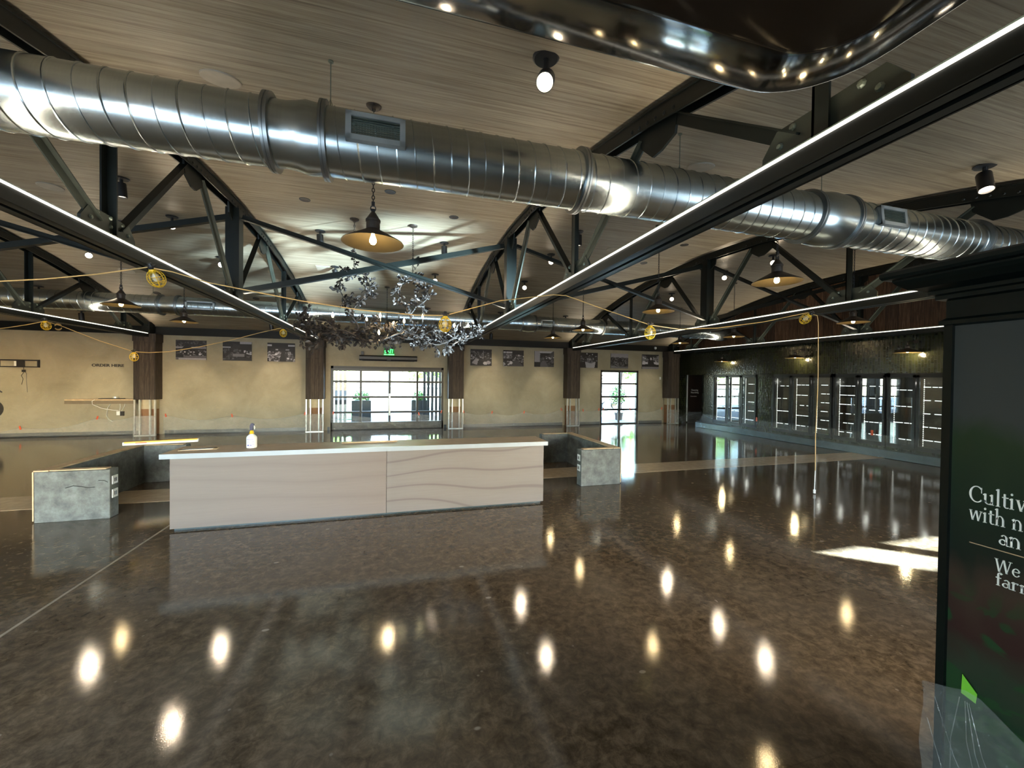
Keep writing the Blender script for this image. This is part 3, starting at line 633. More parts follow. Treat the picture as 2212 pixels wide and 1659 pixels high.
def twig(p, d, L_, r, nl, s, depth=1):
    pts = [Vector(p)]; d = Vector(d).normalized(); n = 5
    for k in range(n):
        d = (d+Vector((rnd.gauss(0, .28), rnd.gauss(0, .28), rnd.gauss(0, .22)))).normalized(); pts.append(pts[-1]+d*L_/n)
    br.tube(pts, [r*(1-.7*k/n) for k in range(n+1)], 5)
    for k in range(nl):
        q = pts[min(n, 1+int(k*n/nl))]; e = (d+Vector((rnd.gauss(0, .9), rnd.gauss(0, .9), rnd.gauss(0, .8)))).normalized(); leaf(q, e, s*rnd.uniform(.7, 1.2))
    leaf(pts[-1], d, s); leaf(pts[-1], d+Vector((rnd.gauss(0, .5), rnd.gauss(0, .5), .3)), s)
    if depth:
        for k in range(2): twig(pts[rnd.randint(1, n-1)], d+Vector((rnd.gauss(0, 1), rnd.gauss(0, 1), rnd.gauss(0, .7))), L_*.6, r*.6, 3, s, depth-1)
for side in range(3):  # three long twisting vines
    pts = []
    for k in range(34):
        x = -1.78+3.3*k/33; pts.append(Vector((x, (.34 if side == 1 else -.34 if side == 2 else 0)*math.sin(PI*k/33)+.06*math.sin(k*.9+side*2), -.0+.10*math.sin(k*.55+side*1.7)-.05*side+(.06 if abs(x) > 1.2 else 0))))
    br.tube(pts, .016, 6)
    for k in range(0, 34, 1):
        for _ in range((1 if k % 3 else 0) if side else 2):
            dz = rnd.choice((-1, -.4, .5, .9)); twig(pts[k], (rnd.gauss(0, .8), rnd.gauss(0, .9), dz), rnd.uniform(.14, .28), .009, 4, .092, 1)
for cx, zc in ((-.74, .82), (.33, .80)):  # hanging wreaths
    tr = [Vector((cx+.06*math.sin(k*.9), .05*math.cos(k*.8), -.05+(zc-.2)*k/8)) for k in range(9)]; br.tube(tr, [.022-.001*k for k in range(9)], 7)
    for k in range(2, 6): twig(tr[k], (rnd.gauss(0, 1), rnd.gauss(0, 1), .2), .14, .006, 4, .085, 0)
    ring = [Vector((cx+.27*math.cos(a), .14*math.sin(2*a), zc+.25*math.sin(a)-.0)) for a in [2*PI*k/22 for k in range(22)]]
    br.tube(ring, .011, 6, closed=True)
    for k, p in enumerate(ring):
        c_ = Vector((cx, 0, zc)); 
        for _ in range(2): twig(p, (p-c_).normalized()*rnd.uniform(-.4, .9)+Vector((rnd.gauss(0, .5), rnd.gauss(0, .6), rnd.gauss(0, .5))), rnd.uniform(.10, .18), .006, 5, .088, 0)
    for k in range(6): twig((cx, 0, zc+.25+.07*k), (rnd.gauss(0, 1), rnd.gauss(0, .7), .4), .10, .004, 3, .075, 0)
br.obj('branches', M['leaf'], ch, smooth=True)
lf.obj('foliage', M['leaf'], ch, fix=False)
for cx, zc in ((-.76, .82), (.31, .80)):
    top = cz(8.2)-2.74; mb = MB(); chain(mb, cx, 0, zc+.22, top-.03, .05, .005); mb.obj('chain', M['bronze'], ch)
    MB().lathe([(0, top-.05), (.03, top-.045), (.08, top-.02), (.085, top)], 20, (cx, 0, 0)).obj('ceiling_canopy', M['bronze'], ch, smooth=True)
for bx, by, bz in ((-1.1, -.2, .26), (-.28, -.25, .29), (.15, -.2, .22), (.51, .1, .36), (-.3, -.3, -.03), (1.12, -.1, .18), (-.55, .25, .27)):
    b_ = MB(); b_.lathe([(0, .07), (.008, .055), (.02, .02), (.022, .0), (.014, -.025), (.010, -.03)], 12, (bx, by, bz)).obj('candle_bulb', M['candle'], ch, smooth=True)
    s_ = MB(); s_.lathe([(.014, -.03), (.014, -.09), (.02, -.095)], 10, (bx, by, bz)); s_.tube([(bx, by, bz-.09), (bx*.98, by*.6, bz-.17), (bx*.97, by*.2, min(.05, bz-.22))], .008, 5); s_.obj('candle_arm', M['leaf'], ch, smooth=True)
light('chandelier_light', 'POINT', (-.1, 7.9, 2.98), None, 14, (1, .75, .42), shadow_soft_size=.08)

# ------------------------------------------------------------------ temporary string lights
def sag(p0, p1, s, n=10):
    p0 = Vector(p0); p1 = Vector(p1)
    return [p0.lerp(p1, k/n)-Vector((0, 0, s*4*(k/n)*(1-k/n))) for k in range(n+1)]
c = empty('work_light_cord', (0, 5.2, 3.0)); tag(c, 'tan temporary lighting cord looping under the near trusses and dropping to the floor at right', 'cord', 'tan work light cords')
def rel(ps, o): return [Vector(p)-Vector(o) for p in ps]
P1 = sag((-6.8, 5.2, 3.03), (-2.52, 5.2, 3.03), .3)+[Vector(q) for q in ((-2.3, 5.2, 3.0), (-1.97, 5.2, 2.91), (-1.06, 5.2, 2.77), (-.4, 5.2, 2.7), (.25, 5.2, 2.675), (.6, 5.2, 2.69), (1.31, 5.2, 2.92), (2.06, 5.2, 3.05), (2.25, 5.2, 3.05), (2.9, 5.2, 2.88), (3.59, 5.2, 2.71), (4.1, 5.2, 2.67), (4.79, 5.2, 2.72), (5.7, 5.2, 2.86), (6.62, 5.2, 3.06), (6.83, 5.2, 3.02), (6.86, 5.2, 2.9), (6.88, 5.2, 1.9), (6.85, 5.2, 1.0), (6.86, 5.2, .4))]
mb = MB(); mb.tube(rel(P1, (0, 5.2, 3.0)), .0065, 6); mb.obj('cord', M['cord'], c)
mb = MB(); mb.tube(rel([(6.86, 5.2, .4), (6.85, 5.2, .06)], (0, 5.2, 3.0)), .0065, 6); mb.lathe([(.0, -2.99), (.018, -2.985), (.02, -2.93), (.008, -2.92)], 10, (6.85, 0, 0)); mb.obj('plug_end', M['plate'], c)
c2 = empty('work_light_cord', (0, 11, 2.9)); tag(c2, 'tan temporary lighting cord sagging across the far wall at left', 'cord', 'tan work light cords')
P2 = sag((-8.6, 11, 2.72), (-7.13, 11, 3.0), .05, 5)+[Vector(q) for q in ((-6.87, 11, 2.92), (-6.2, 11, 2.62), (-5.58, 11, 2.40), (-5.3, 11, 2.39), (-4.93, 11, 2.42), (-4.3, 11, 2.56), (-3.7, 11, 2.73), (-3.1, 11, 2.93), (-2.62, 11, 3.07))]
MB().tube(rel(P2, (0, 11, 2.9)), .0075, 6).obj('cord', M['cord'], c2)
def cage(x, y, z, tilt, lab):
    r = empty('caged_work_light', (x, y, z)); r.rotation_euler = tilt; tag(r, lab, 'work light', 'yellow caged work lights on tan cords')
    mb = MB(); mb.lathe([(.0, .045), (.02, .04), (.024, .01), (.03, -.0), (.026, -.03)], 10); mb.box(-.05, .05, -.012, .012, .0, .02); mb.obj('socket', M['black_metal'], r)
    cg = MB(); zc = -.125; Rr = .078
    for k in range(8):
        a = 2*PI*k/8; cg.tube([(Rr*math.sin(t)*math.cos(a), Rr*math.sin(t)*math.sin(a), zc+.095*math.cos(t)) for t in [.32+(PI-.45)*q/9 for q in range(10)]], .0035, 4)
    for t in (.75, 1.25, 1.75, 2.3, 2.75): cg.tube([(Rr*math.sin(t)*math.cos(2*PI*k/16), Rr*math.sin(t)*math.sin(2*PI*k/16), zc+.095*math.cos(t)) for k in range(16)], .0032, 4, closed=True)
    cg.lathe([(.03, -.02), (.033, -.03), (.033, -.05), (.028, -.055)], 14)
    cg.obj('cage', M['yellow'], r)
    MB().lathe([(.013, -.04), (.016, -.07), (.034, -.10), (.036, -.125), (.025, -.15), (0, -.16)], 14).obj('bulb', M['clear_bulb'], r, smooth=True)
cage(-2.49, 5.2, 3.035, (.55, 0, -.3), 'yellow caged work light hanging under the left near truss')
cage(.6, 5.2, 2.70, (0, 0, 0), 'yellow caged work light hanging at the right end of the leafy chandelier')
cage(3.59, 5.2, 2.72, (0, 0, 0), 'yellow caged work light between the middle truss and the next one right')
cage(6.70, 5.2, 3.05, (.9, .1, 0), 'yellow caged work light at right where the cord drops to the floor')
cage(-7.13, 11, 3.03, (.3, 0, 0), 'yellow caged work light before the black beam at far left')
cage(-5.58, 11, 2.41, (0, 0, 0), 'yellow caged work light above the right end of the wall shelf')
cage(-2.62, 11, 3.06, (.2, 0, 0), 'yellow caged work light half hidden by the left tip of the leafy chandelier')

# ------------------------------------------------------------------ framed black and white prints
def paint(seed, ops, W_=44, H_=33):
    rg = random.Random(seed); g = [[.1]*W_ for _ in range(H_)]
    for op in ops:
        k = op[0]
        if k == 'r':
            _, a, b_, c_, d_, v = op
            for j in range(int(b_*H_), int(d_*H_)):
                for i in range(int(a*W_), int(c_*W_)): g[j][i] = v
        elif k == 'e':
            _, a, b_, c_, d_, v = op
            for j in range(H_):
                for i in range(W_):
                    if (((i+.5)/W_-a)/c_)**2+(((j+.5)/H_-b_)/d_)**2 < 1: g[j][i] = v
        elif k == 'p':  # polygon
            _, P, v = op
            for j in range(H_):
                for i in range(W_):
                    px, py = (i+.5)/W_, (j+.5)/H_; ins = False
                    for q in range(len(P)):
                        (x0, y0), (x1, y1) = P[q], P[q-1]
                        if (y0 > py) != (y1 > py) and px < (x1-x0)*(py-y0)/(y1-y0)+x0: ins = not ins
                    if ins: g[j][i] = v
        elif k == 'n':  # clumps
            _, a, b_, c_, d_, lo, hi, n, s = op
            for _ in range(n):
                x = rg.uniform(a, c_); y = rg.uniform(b_, d_); v = lo+(hi-lo)*rg.random()**1.5; sx = s*rg.uniform(.4, 1.3); sy = s*rg.uniform(.4, 1.3)
                for j in range(max(0, int((y-sy)*H_)), min(H_, int((y+sy)*H_)+1)):
                    for i in range(max(0, int((x-sx)*W_)), min(W_, int((x+sx)*W_)+1)): g[j][i] = v
    return [[max(0, min(.75, (v+rg.uniform(-.02, .02)))) for v in row] for row in g]
PH = [(-6.375, 'leftmost print: wide low buildings before a dark hill', [('r', 0, 0, 1, .35, .13), ('e', .5, .2, .55, .2, .08), ('n', 0, 0, 1, .35, .1, .28, 60, .02), ('r', 0, .35, 1, .45, .45), ('p', [(.3, .28), (.4, .2), (.55, .42), (.2, .42)], .03), ('n', 0, .45, 1, .75, .01, .2, 80, .03), ('n', .1, .5, 1, .8, .3, .7, 24, .015), ('r', 0, .8, 1, 1, .3), ('r', 0, .75, .25, .9, .01), ('r', .1, .92, 1, 1, .55)]),
      (-5.07, 'second print from the left: shed roofs and a crowd with crates', [('r', 0, 0, 1, .35, .03), ('p', [(.35, .1), (.6, .2), (.6, .45), (.3, .5)], .1), ('r', .6, .03, 1, .15, .55), ('p', [(.55, .35), (1, .12), (1, .4), (.6, .5)], .02), ('r', 0, .28, .28, .36, .55), ('n', 0, .4, .5, .95, .01, .3, 90, .035), ('n', .5, .45, 1, .8, .02, .3, 60, .03), ('n', .75, .48, .98, .65, .5, .75, 8, .02), ('r', .35, .65, .75, .8, .4), ('r', .4, .85, 1, 1, .12)]),
      (-3.76, 'third print from the left: dark hall with hanging signs', [('r', 0, 0, 1, .5, .01), ('r', 0, .12, .18, .2, .6), ('r', .76, .1, 1, .2, .6), ('r', .3, .36, .4, .4, .5), ('r', .67, .36, .8, .4, .5), ('n', .02, .5, .5, 1, .1, .75, 90, .03), ('n', .7, .5, 1, 1, .1, .75, 60, .03), ('p', [(.5, .5), (.6, .5), (.66, 1), (.42, 1)], .02)]),
      (3.2, 'print just right of the doors: market hall with round bowls', [('r', 0, 0, 1, .2, .04), ('n', 0, .15, 1, .6, .02, .6, 110, .035), ('r', .62, .1, 1, .65, .02), ('n', .65, .15, 1, .6, .05, .4, 30, .02), ('p', [(.05, .85), (.25, .55), (.4, .6), (.3, .95)], .5), ('e', .7, .85, .1, .1, .6), ('e', .85, .8, .1, .1, .5), ('r', .35, .75, .6, 1, .01)]),
      (4.515, 'print of shop windows and paved yard, right of the doors', [('r', 0, 0, 1, .18, .02), ('r', .0, .1, .45, .2, .65), ('r', 0, .22, .42, .52, .3), ('n', .02, .25, .4, .5, .2, .6, 30, .03), ('p', [(.45, .1), (1, .05), (1, .3), (.5, .35)], .01), ('n', .5, .3, 1, .7, .02, .65, 70, .03), ('p', [(.5, .65), (.7, .6), (1, 1), (.3, 1)], .22), ('e', .35, .78, .1, .1, .7), ('n', .0, .7, .3, 1, .05, .7, 30, .03), ('r', .12, 0, .15, 1, .02)]),
      (5.815, 'print of a covered walk with bright left wall', [('r', 0, 0, 1, 1, .2), ('r', 0, 0, .28, .75, .5), ('p', [(.25, 0), (.95, 0), (.8, .15), (.3, .3)], .6), ('p', [(.28, .12), (.85, .12), (.6, .35), (.3, .35)], .01), ('n', .3, .3, 1, .9, .01, .3, 100, .035), ('n', .55, .3, 1, .5, .4, .7, 14, .02), ('p', [(.4, .6), (.55, .6), (.7, 1), (.25, 1)], .28), ('r', 0, .7, .3, 1, .02)]),
      (7.8, 'print of a white basket piled with produce', [('r', 0, 0, 1, 1, .03), ('e', .4, .08, .03, .04, .75), ('e', .7, .12, .03, .04, .75), ('e', .55, .2, .02, .03, .6), ('n', .05, .25, .95, .6, .02, .4, 90, .03), ('p', [(.3, .6), (.88, .6), (.82, 1), (.36, 1)], .6), ('e', .6, .55, .22, .14, .3), ('n', .4, .42, .8, .62, .1, .6, 30, .02)]),
      (9.26, 'print of a heaped load under pale sky', [('r', 0, 0, 1, .3, .5), ('n', 0, .26, 1, .36, .1, .4, 40, .02), ('n', 0, .35, 1, .85, .01, .4, 200, .025), ('r', 0, .9, 1, 1, .35), ('p', [(0, .8), (.5, .9), (0, 1)], .4)]),
      (10.795, 'rightmost print: two rows of white tables along an aisle', [('r', 0, 0, 1, 1, .08), ('p', [(0, .05), (.4, .35), (0, .6)], .4), ('p', [(1, .05), (.6, .35), (1, .6)], .45), ('n', .05, .1, .35, .5, .05, .7, 24, .025), ('n', .65, .1, .95, .5, .05, .7, 24, .025), ('e', .52, .3, .05, .1, .7), ('p', [(.0, .55), (.35, .5), (.35, .65), (0, .72)], .7), ('p', [(.68, .5), (1, .55), (1, .72), (.72, .66)], .7), ('r', .0, .72, .35, .8, .02), ('r', .7, .7, 1, .8, .02), ('r', 0, .85, 1, 1, .45)])]
for i, (x, lab, ops) in enumerate(PH):
    w_, h_ = .84, .635; r = empty('photo_print', (x, YF-.001, 2.71)); tag(r, 'black and white mounted '+lab, 'picture', 'black and white prints on the far wall')
    MB().box(-w_/2, w_/2, -.03, 0, -h_/2, h_/2).obj('backing_board', M['black_letter'], r)
    g = paint(i+3, ops); H_, W_ = len(g), len(g[0]); vs = [(-w_/2+w_*k/W_, -.0315, h_/2-h_*j/H_) for j in range(H_+1) for k in range(W_+1)]
    mb = MB(); mb.add(vs, [(j*(W_+1)+k, (j+1)*(W_+1)+k, (j+1)*(W_+1)+k+1, j*(W_+1)+k+1) for j in range(H_) for k in range(W_)])
    o = mb.obj('printed_image', M['canvas'], r, fix=False); at_ = o.data.color_attributes.new('Tone', 'FLOAT_COLOR', 'CORNER')
    for p in o.data.polygons:
        j, k = divmod(p.index, W_); v = g[j][k]
        for li in p.loop_indices: at_.data[li].color = (v*v*.95+.004, v*v*.95+.004, v*v*1.12+.006, 1)

# ------------------------------------------------------------------ far wall fittings
e = empty('exit_sign', (-.23, YF-.10, 2.86)); tag(e, 'lit green exit sign over the glass double doors', 'sign')
MB().box(-.05, .05, 0, .1, .12, .16).box(-.19, .19, -.02, .04, .115, .15).obj('housing', M['black_metal'], e)
MB().box(-.18, .18, -.008, .008, -.15, .115).obj('edge_lit_panel', emis('green_panel', (.01, .25, .03), .12), e)
text_obj('lettering', 'EXIT', .2, emis('green_letters', (.05, 1, .15), 2.6), (0, -.012, -.075), (PI/2, 0, 0), e, .78, .003, 'CENTER', .003)
MB().box(-.18, .18, -.012, .012, -.15, -.115).obj('lit_lower_edge', emis('green_edge', (.1, 1, .2), 1.8), e)
a = empty('air_curtain', (-.235, YF, 2.58)); tag(a, 'long black air curtain above the glass double doors', 'air curtain')
MB().prism([(-1.0, 0, -.09), (-1.0, -.22, -.09), (-1.0, -.27, -.04), (-1.0, -.27, .05), (-1.0, -.22, .10), (-1.0, 0, .10)], (2.0, 0, 0)).obj('housing', M['black_metal'], a)
MB().box(-.07, .07, -.275, -.27, -.08, -.02).obj('control_box', M['cooler_frame'], a); MB().box(-.95, -.86, -.1, -.04, .1, .24).obj('bracket', M['black_metal'], a)
MB().box(-.9, .9, -.24, -.02, -.097, -.09).obj('outlet_slot', M['dark_inside'], a)
o = text_obj('wall_lettering', 'ORDER HERE', .115, M['black_letter'], (-8.98, YF-.004, 2.13), (PI/2, 0, 0), None, 1.0, .006, 'LEFT', .004)
wd = max(v.co.x for v in o.data.vertices)-min(v.co.x for v in o.data.vertices); o.scale = (.81/wd, 1, 1)
tag(o, 'black raised wall letters reading ORDER HERE on the beige wall', 'lettering')
tv = empty('tv_bracket', (-10.69, YF, 2.18)); tag(tv, 'empty black television wall bracket with dangling wires at far left', 'bracket')
mb = MB()
for a_ in ((-.47, .47, .08, .12), (-.47, .47, -.11, -.08)): mb.box(a_[0], a_[1], -.05, 0, a_[2], a_[3])
mb.box(-.47, -.44, -.05, 0, -.1, .1); mb.box(.43, .47, -.05, 0, -.1, .1); mb.obj('rail_frame', M['black_metal'], tv); MB().box(-.04, .12, -.06, 0, -.1, .1).obj('mount_plate', M['black_metal'], tv)
MB().box(-.12, -.045, -.02, 0, -.07, .07).obj('outlet_plate', M['plate'], tv)
mb = MB(); mb.tube([(.1, -.02, -.11), (.12, -.04, -.25), (.06, -.04, -.35), (.1, -.04, -.45), (.06, -.03, -.62)], .006, 5); mb.tube([(.12, -.03, -.2), (.18, -.04, -.3), (.17, -.03, -.5), (.19, -.03, -.85)], .005, 5); mb.box(.08, .15, -.06, -.02, -.25, -.18); mb.obj('wires', M['black_metal'], tv)
sh = empty('wall_shelf', (-8.58, YF, 1.05)); tag(sh, 'long thin raw wood wall shelf under the ORDER HERE letters', 'shelf')
MB().box(-.9, .84, -.28, 0, .04, .08).obj('shelf_board', M['lumber'], sh); MB().box(-.9, .84, -.28, -.26, -.06, .04).obj('face_strip', plain('brown_grey_strip', (.16, .13, .09), .6), sh)
o = empty('tablet_tray', (-8.4, YF-.16, 1.13)); tag(o, 'flat black tray with a coil of cable on the wall shelf', 'tray')
MB().box(-.28, .3, -.1, .1, .001, .022).obj('tray', M['black_metal'], o, bevel=.005); MB().lathe([(.05, .022), (.075, .03), (.075, .07), (.05, .08)], 16, (.1, 0, 0)).obj('cable_coil', M['stud'], o, smooth=True)
o = MB().tube([(-8.72, YF-.33, 1.12), (-8.78, YF-.34, 1.08), (-8.78, YF-.33, .98), (-8.68, YF-.12, .85), (-8.45, YF-.04, .78), (-8.3, YF-.03, .77)], .007, 6).obj('white_cable', M['plate']); tag(o, 'thin white cable looping down from the wall shelf', 'cable')
o = MB().tube([(-8.5, YF-.02, .98), (-8.57, YF-.03, .85), (-8.6, YF-.03, .6), (-8.55, YF-.03, .5), (-8.45, YF-.03, .42)], .011, 6).obj('grey_conduit', M['stud']); tag(o, 'grey flexible conduit on the wall below the shelf', 'cable')
o = empty('outlet_box', (-8.25, YF, .68)); tag(o, 'small white and black outlet box with two cables below the wall shelf', 'outlet')
MB().box(-.1, -.01, -.03, 0, -.06, .06).obj('plate', M['plate'], o); MB().box(0, .09, -.05, 0, -.08, .06).obj('adapter', M['black_metal'], o); MB().tube([(-.03, -.02, .06), (0, -.03, .2), (-.02, -.01, .32)], .008, 5).tube([(.03, -.03, .06), (.1, -.04, .2), (.12, -.01, .32)], .008, 5).obj('leads', M['stud'], o)
o = MB().lathe([(0, -.02), (.27, -.02), (.27, 0)], 40, (-11.33, YF, .84), 'Y').obj('round_wall_emblem', M['black_letter']); tag(o, 'black round wall decal cut by the left edge of the view', 'decal')
mb = MB(); mb.tube([(-11.3, YF-.01, 1.35), (-11.15, YF-.012, 1.38), (-11.09, YF-.012, 1.33)], .02, 5); o = mb.obj('small_wall_decal', M['black_letter']); tag(o, 'small black wall decal stroke above the round decal at far left', 'decal')
o = empty('beam_emblem', (-9.75, YF-.065, 3.3)); tag(o, 'tan ring-shaped emblem on the black beam at far left', 'emblem')
for a0 in (.5, .5+PI):
    mb = MB(); pts = [(.085*math.cos(a0+2.4*k/12), 0, .085*math.sin(a0+2.4*k/12)) for k in range(13)]; mb.tube(pts, [.006+.02*math.sin(PI*k/12) for k in range(13)], 6); mb.obj('leaf_arc', M['cord'], o)
o = empty('camera_dome', (11.0, YF-.08, 3.32)); tag(o, 'small white security camera on the beam by the corner column', 'security camera')
MB().lathe([(0, -.06), (.035, -.05), (.05, -.02), (.05, .02), (.03, .04)], 16).obj('dome', M['plate'], o, smooth=True); MB().box(-.03, .03, 0, .03, -.02, .05).obj('mount', M['plate'], o)
o = MB().box(11.28, 11.36, YF-.02, YF, 1.93, 2.05).obj('thermostat', M['plate'], bevel=.006); tag(o, 'small white sensor box on the wall beside the corner column', 'sensor')

# plastic sheets taped along the far wall
def sheet(x0, x1, tapes, lab, zb=.03, y=YF-.03, seed=1):
    rg = random.Random(seed); r = empty('plastic_sheet', (0, 0, 0)); tag(r, lab, 'plastic sheet', 'clear plastic sheets taped along the far wall')
    nx = max(6, int((x1-x0)/.06)); nz = 8; mb = MB(); vs = []
    T = sorted(tapes)
    def topz(x):
        if x <= T[0][0]: return T[0][1]-.28*(T[0][0]-x)
        if x >= T[-1][0]: return T[-1][1]-.28*(x-T[-1][0])
        for (a, za), (b_, zb_) in zip(T[:-1], T[1:]):
            if a <= x <= b_:
                u = (x-a)/(b_-a); return za+(zb_-za)*u-.16*math.sin(PI*u)*min(1, (b_-a)/1.5)
    for j in range(nz+1):
        for k in range(nx+1):
            x = x0+(x1-x0)*k/nx; zt = max(zb+.05, topz(x)); z = zb+(zt-zb)*j/nz
            vs.append((x, y-.012*abs(math.sin(x*9+z*6))-.01*rg.random()-(.05*(1-j/nz)**2), z))
    mb.add(vs, [(j*(nx+1)+k, j*(nx+1)+k+1, (j+1)*(nx+1)+k+1, (j+1)*(nx+1)+k) for j in range(nz) for k in range(nx)])
    top = [Vector(vs[nz*(nx+1)+k]) for k in range(nx+1)]
    mb.obj('sheet', M['film'], r, smooth=True, fix=False)
    MB().tube([p+Vector((0, -.004, 0)) for p in top], .006, 5).obj('rolled_edge', M['film_blue'], r)
    for k, (tx, tz) in enumerate(tapes):
        a = rg.uniform(-.35, .35); mb = MB(); mb.box(-.02, .02, -.003, 0, -.055, .055); mb.xf(Matrix.Translation((tx, y-.03, tz)) @ Matrix.Rotation(a, 4, 'Y')); mb.obj('tape', M['tape'], r)
sheet(XL+.9, -7.75, [(-10.65, .28), (-8.81, .55), (-7.87, .58)], 'clear plastic sheet taped low on the wall under the shelf', seed=2)
sheet(-7.12, -2.95, [(-7.05, .6), (-5.21, .57), (-3.01, .61)], 'clear plastic sheet taped low under the three left photos', seed=3)
sheet(2.5, 6.64, [(2.53, .61), (3.65, .57), (4.97, .56), (6.58, .66)], 'clear plastic sheet taped low right of the doors', seed=4)
sheet(7.28, 8.36, [(7.56, .61), (8.29, .64)], 'short clear plastic sheet left of the tall window', seed=5)
sheet(8.42, 11.4, [(8.5, .66), (9.79, .63), (11.38, .65)], 'clear plastic sheet over the bottom of the tall window', seed=6)
sheet(-2.15, 1.7, [(-2.1, .62), (.85, .55), (1.68, .62)], 'clear plastic sheet across the lower glass of the double doors', seed=8)

# ------------------------------------------------------------------ coolers in the right wall
def cooler(y0, y1, z0, z1, ys, lab, seed):
    rg = random.Random(seed); r = empty('glass_door_cooler', (XR, y0, 0)); tag(r, lab, 'cooler', 'glass door coolers in the tiled wall')
    T = lambda mb: mb.xf(Matrix.Translation((-XR, -y0, 0)))
    mb = MB(); x1 = XR+.75
    mb.box(x1, x1+.03, y0, y1, z0, z1); mb.box(XR+.06, x1, y0, y0+.02, z0, z1); mb.box(XR+.06, x1, y1-.02, y1, z0, z1); mb.box(XR+.06, x1, y0, y1, z0, z0+.04); mb.box(XR+.06, x1, y0, y1, z1-.04, z1)
    T(mb).obj('cabinet_lining', M['cooler_in'], r)
    mb = MB(); mb.box(XR-.02, XR+.06, y0, y1, z1-.07, z1); mb.box(XR-.02, XR+.06, y0, y1, z0, z0+.07); mb.box(XR-.02, XR+.06, y0, y0+.05, z0, z1); mb.box(XR-.02, XR+.06, y1-.05, y1, z0, z1); T(mb).obj('outer_frame', M['cooler_frame'], r)
    ys = [y1]+ys+[y0]
    for k in range(len(ys)-1):
        b_, a = ys[k]-.012, ys[k+1]+.012; mb = MB(); f = .055
        xx = XR-.045; mb.box(xx, xx+.045, a, a+f, z0+.04, z1-.05); mb.box(xx, xx+.045, b_-f, b_, z0+.04, z1-.05); mb.box(xx, xx+.045, a, b_, z0+.04, z0+.11); mb.box(xx, xx+.045, a, b_, z1-.11, z1-.05)
        d_ = T(mb).obj('door', M['cooler_frame'], r)
        T(MB().box(xx+.02, xx+.026, a+f-.005, b_-f+.005, z0+.1, z1-.1)).obj('pane', M['cglass'], d_)
        hy = b_-.03 if k % 2 == 0 else a+.03
        T(MB().tube([(xx-.01, hy, .95), (xx-.04, hy, .97), (xx-.04, hy, 1.45), (xx-.01, hy, 1.47)], .009, 6)).obj('handle', M['black_metal'], d_)
        # LED strip of dots at the far door jamb
        mb = MB(); n = 34
        for q in range(n): mb.box(XR+.10, XR+.11, b_-.078, b_-.066, z0+.12+q*(z1-z0-.25)/n, z0+.12+q*(z1-z0-.25)/n+.026)
        T(mb).obj('led_strip', M['cooler_led'], r)
        zs = z0+.22+rg.uniform(0, .05); nsh = rg.choice((4, 5, 6))
        for q in range(nsh):
            z = zs+q*(z1-z0-.45)/(nsh-.5); mb = MB()
            for g in range(9): mb.box(XR+.14+g*.055, XR+.145+g*.055, a+.03, b_-.03, z, z+.006)
            mb.box(XR+.13, XR+.14, a+.02, b_-.02, z-.012, z+.012); s_ = T(mb).obj('shelf', M['shelf_wire'], r)
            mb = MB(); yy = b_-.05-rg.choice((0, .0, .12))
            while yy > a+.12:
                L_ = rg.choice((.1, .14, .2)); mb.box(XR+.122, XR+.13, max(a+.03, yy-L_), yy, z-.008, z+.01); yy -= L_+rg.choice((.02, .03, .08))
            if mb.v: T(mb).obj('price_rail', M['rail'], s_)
        light('cooler_light', 'POINT', (XR+.2, b_-.1, z1-.25), None, .6, (1, .96, .88), shadow_soft_size=.03)
    return r
cooler(*CO[0], [12.77, 12.12], 'three-door glass cooler nearest the corner alcove', 1)
cooler(*CO[1], [10.14, 9.47], 'three-door glass cooler left of the vertical hanging cord', 2)
cooler(*CO[2], [8.16], 'two-door glass cooler with handles side by side, reflecting the daylight', 3)
cooler(*CO[3], [6.86, 6.2], 'glass cooler partly hidden by the dark green kiosk', 4)
# film over the curb and lower doors
r = empty('curb_film'); tag(r, 'long clear plastic film draped from the coolers over the slate curb', 'plastic film')
rg = random.Random(5); nx = 120; prof = [(XR-.06, .54), (XR-.10, .42), (XR-.2, .30), (11.93, .225), (11.88, .2), (11.875, .1), (11.86, .01)]
vs = []
for j, (px, pz) in enumerate(prof):
    for k in range(nx+1):
        y = 4.5+(14.0-4.5)*k/nx; vs.append((px+.012*math.sin(y*11+j)+rg.uniform(-.006, .006)-(.02 if j < 4 else .012), y, pz+(.02*math.sin(y*1.7)+rg.uniform(-.006, .006) if j < 6 else 0)+(.004 if j > 2 else 0)))
MB().add(vs, [(j*(nx+1)+k, j*(nx+1)+k+1, (j+1)*(nx+1)+k+1, (j+1)*(nx+1)+k) for j in range(len(prof)-1) for k in range(nx)]).obj('film', M['film_blue'], r, smooth=True, fix=False)
for ty in (11.35, 7.75): MB().box(XR-.11, XR-.105, ty-.03, ty+.03, .5, .64).obj('tape', M['tape'], r)
r = empty('plastic_bundle', (12.6, 15.0, 0)); tag(r, 'crumpled clear plastic sheeting heaped in the corner alcove', 'plastic sheet')
mb = MB(); rg = random.Random(9); nn = 16
vs = [(-.75+1.5*i/nn, -.3+.05*rg.random()+.3*math.sin(j*.5), .02+.55*j/9+.05*rg.uniform(-1, 1)) for j in range(10) for i in range(nn+1)]
mb.add(vs, [(j*(nn+1)+i, j*(nn+1)+i+1, (j+1)*(nn+1)+i+1, (j+1)*(nn+1)+i) for j in range(9) for i in range(nn)]); mb.obj('sheet', M['film_blue'], r, fix=False)
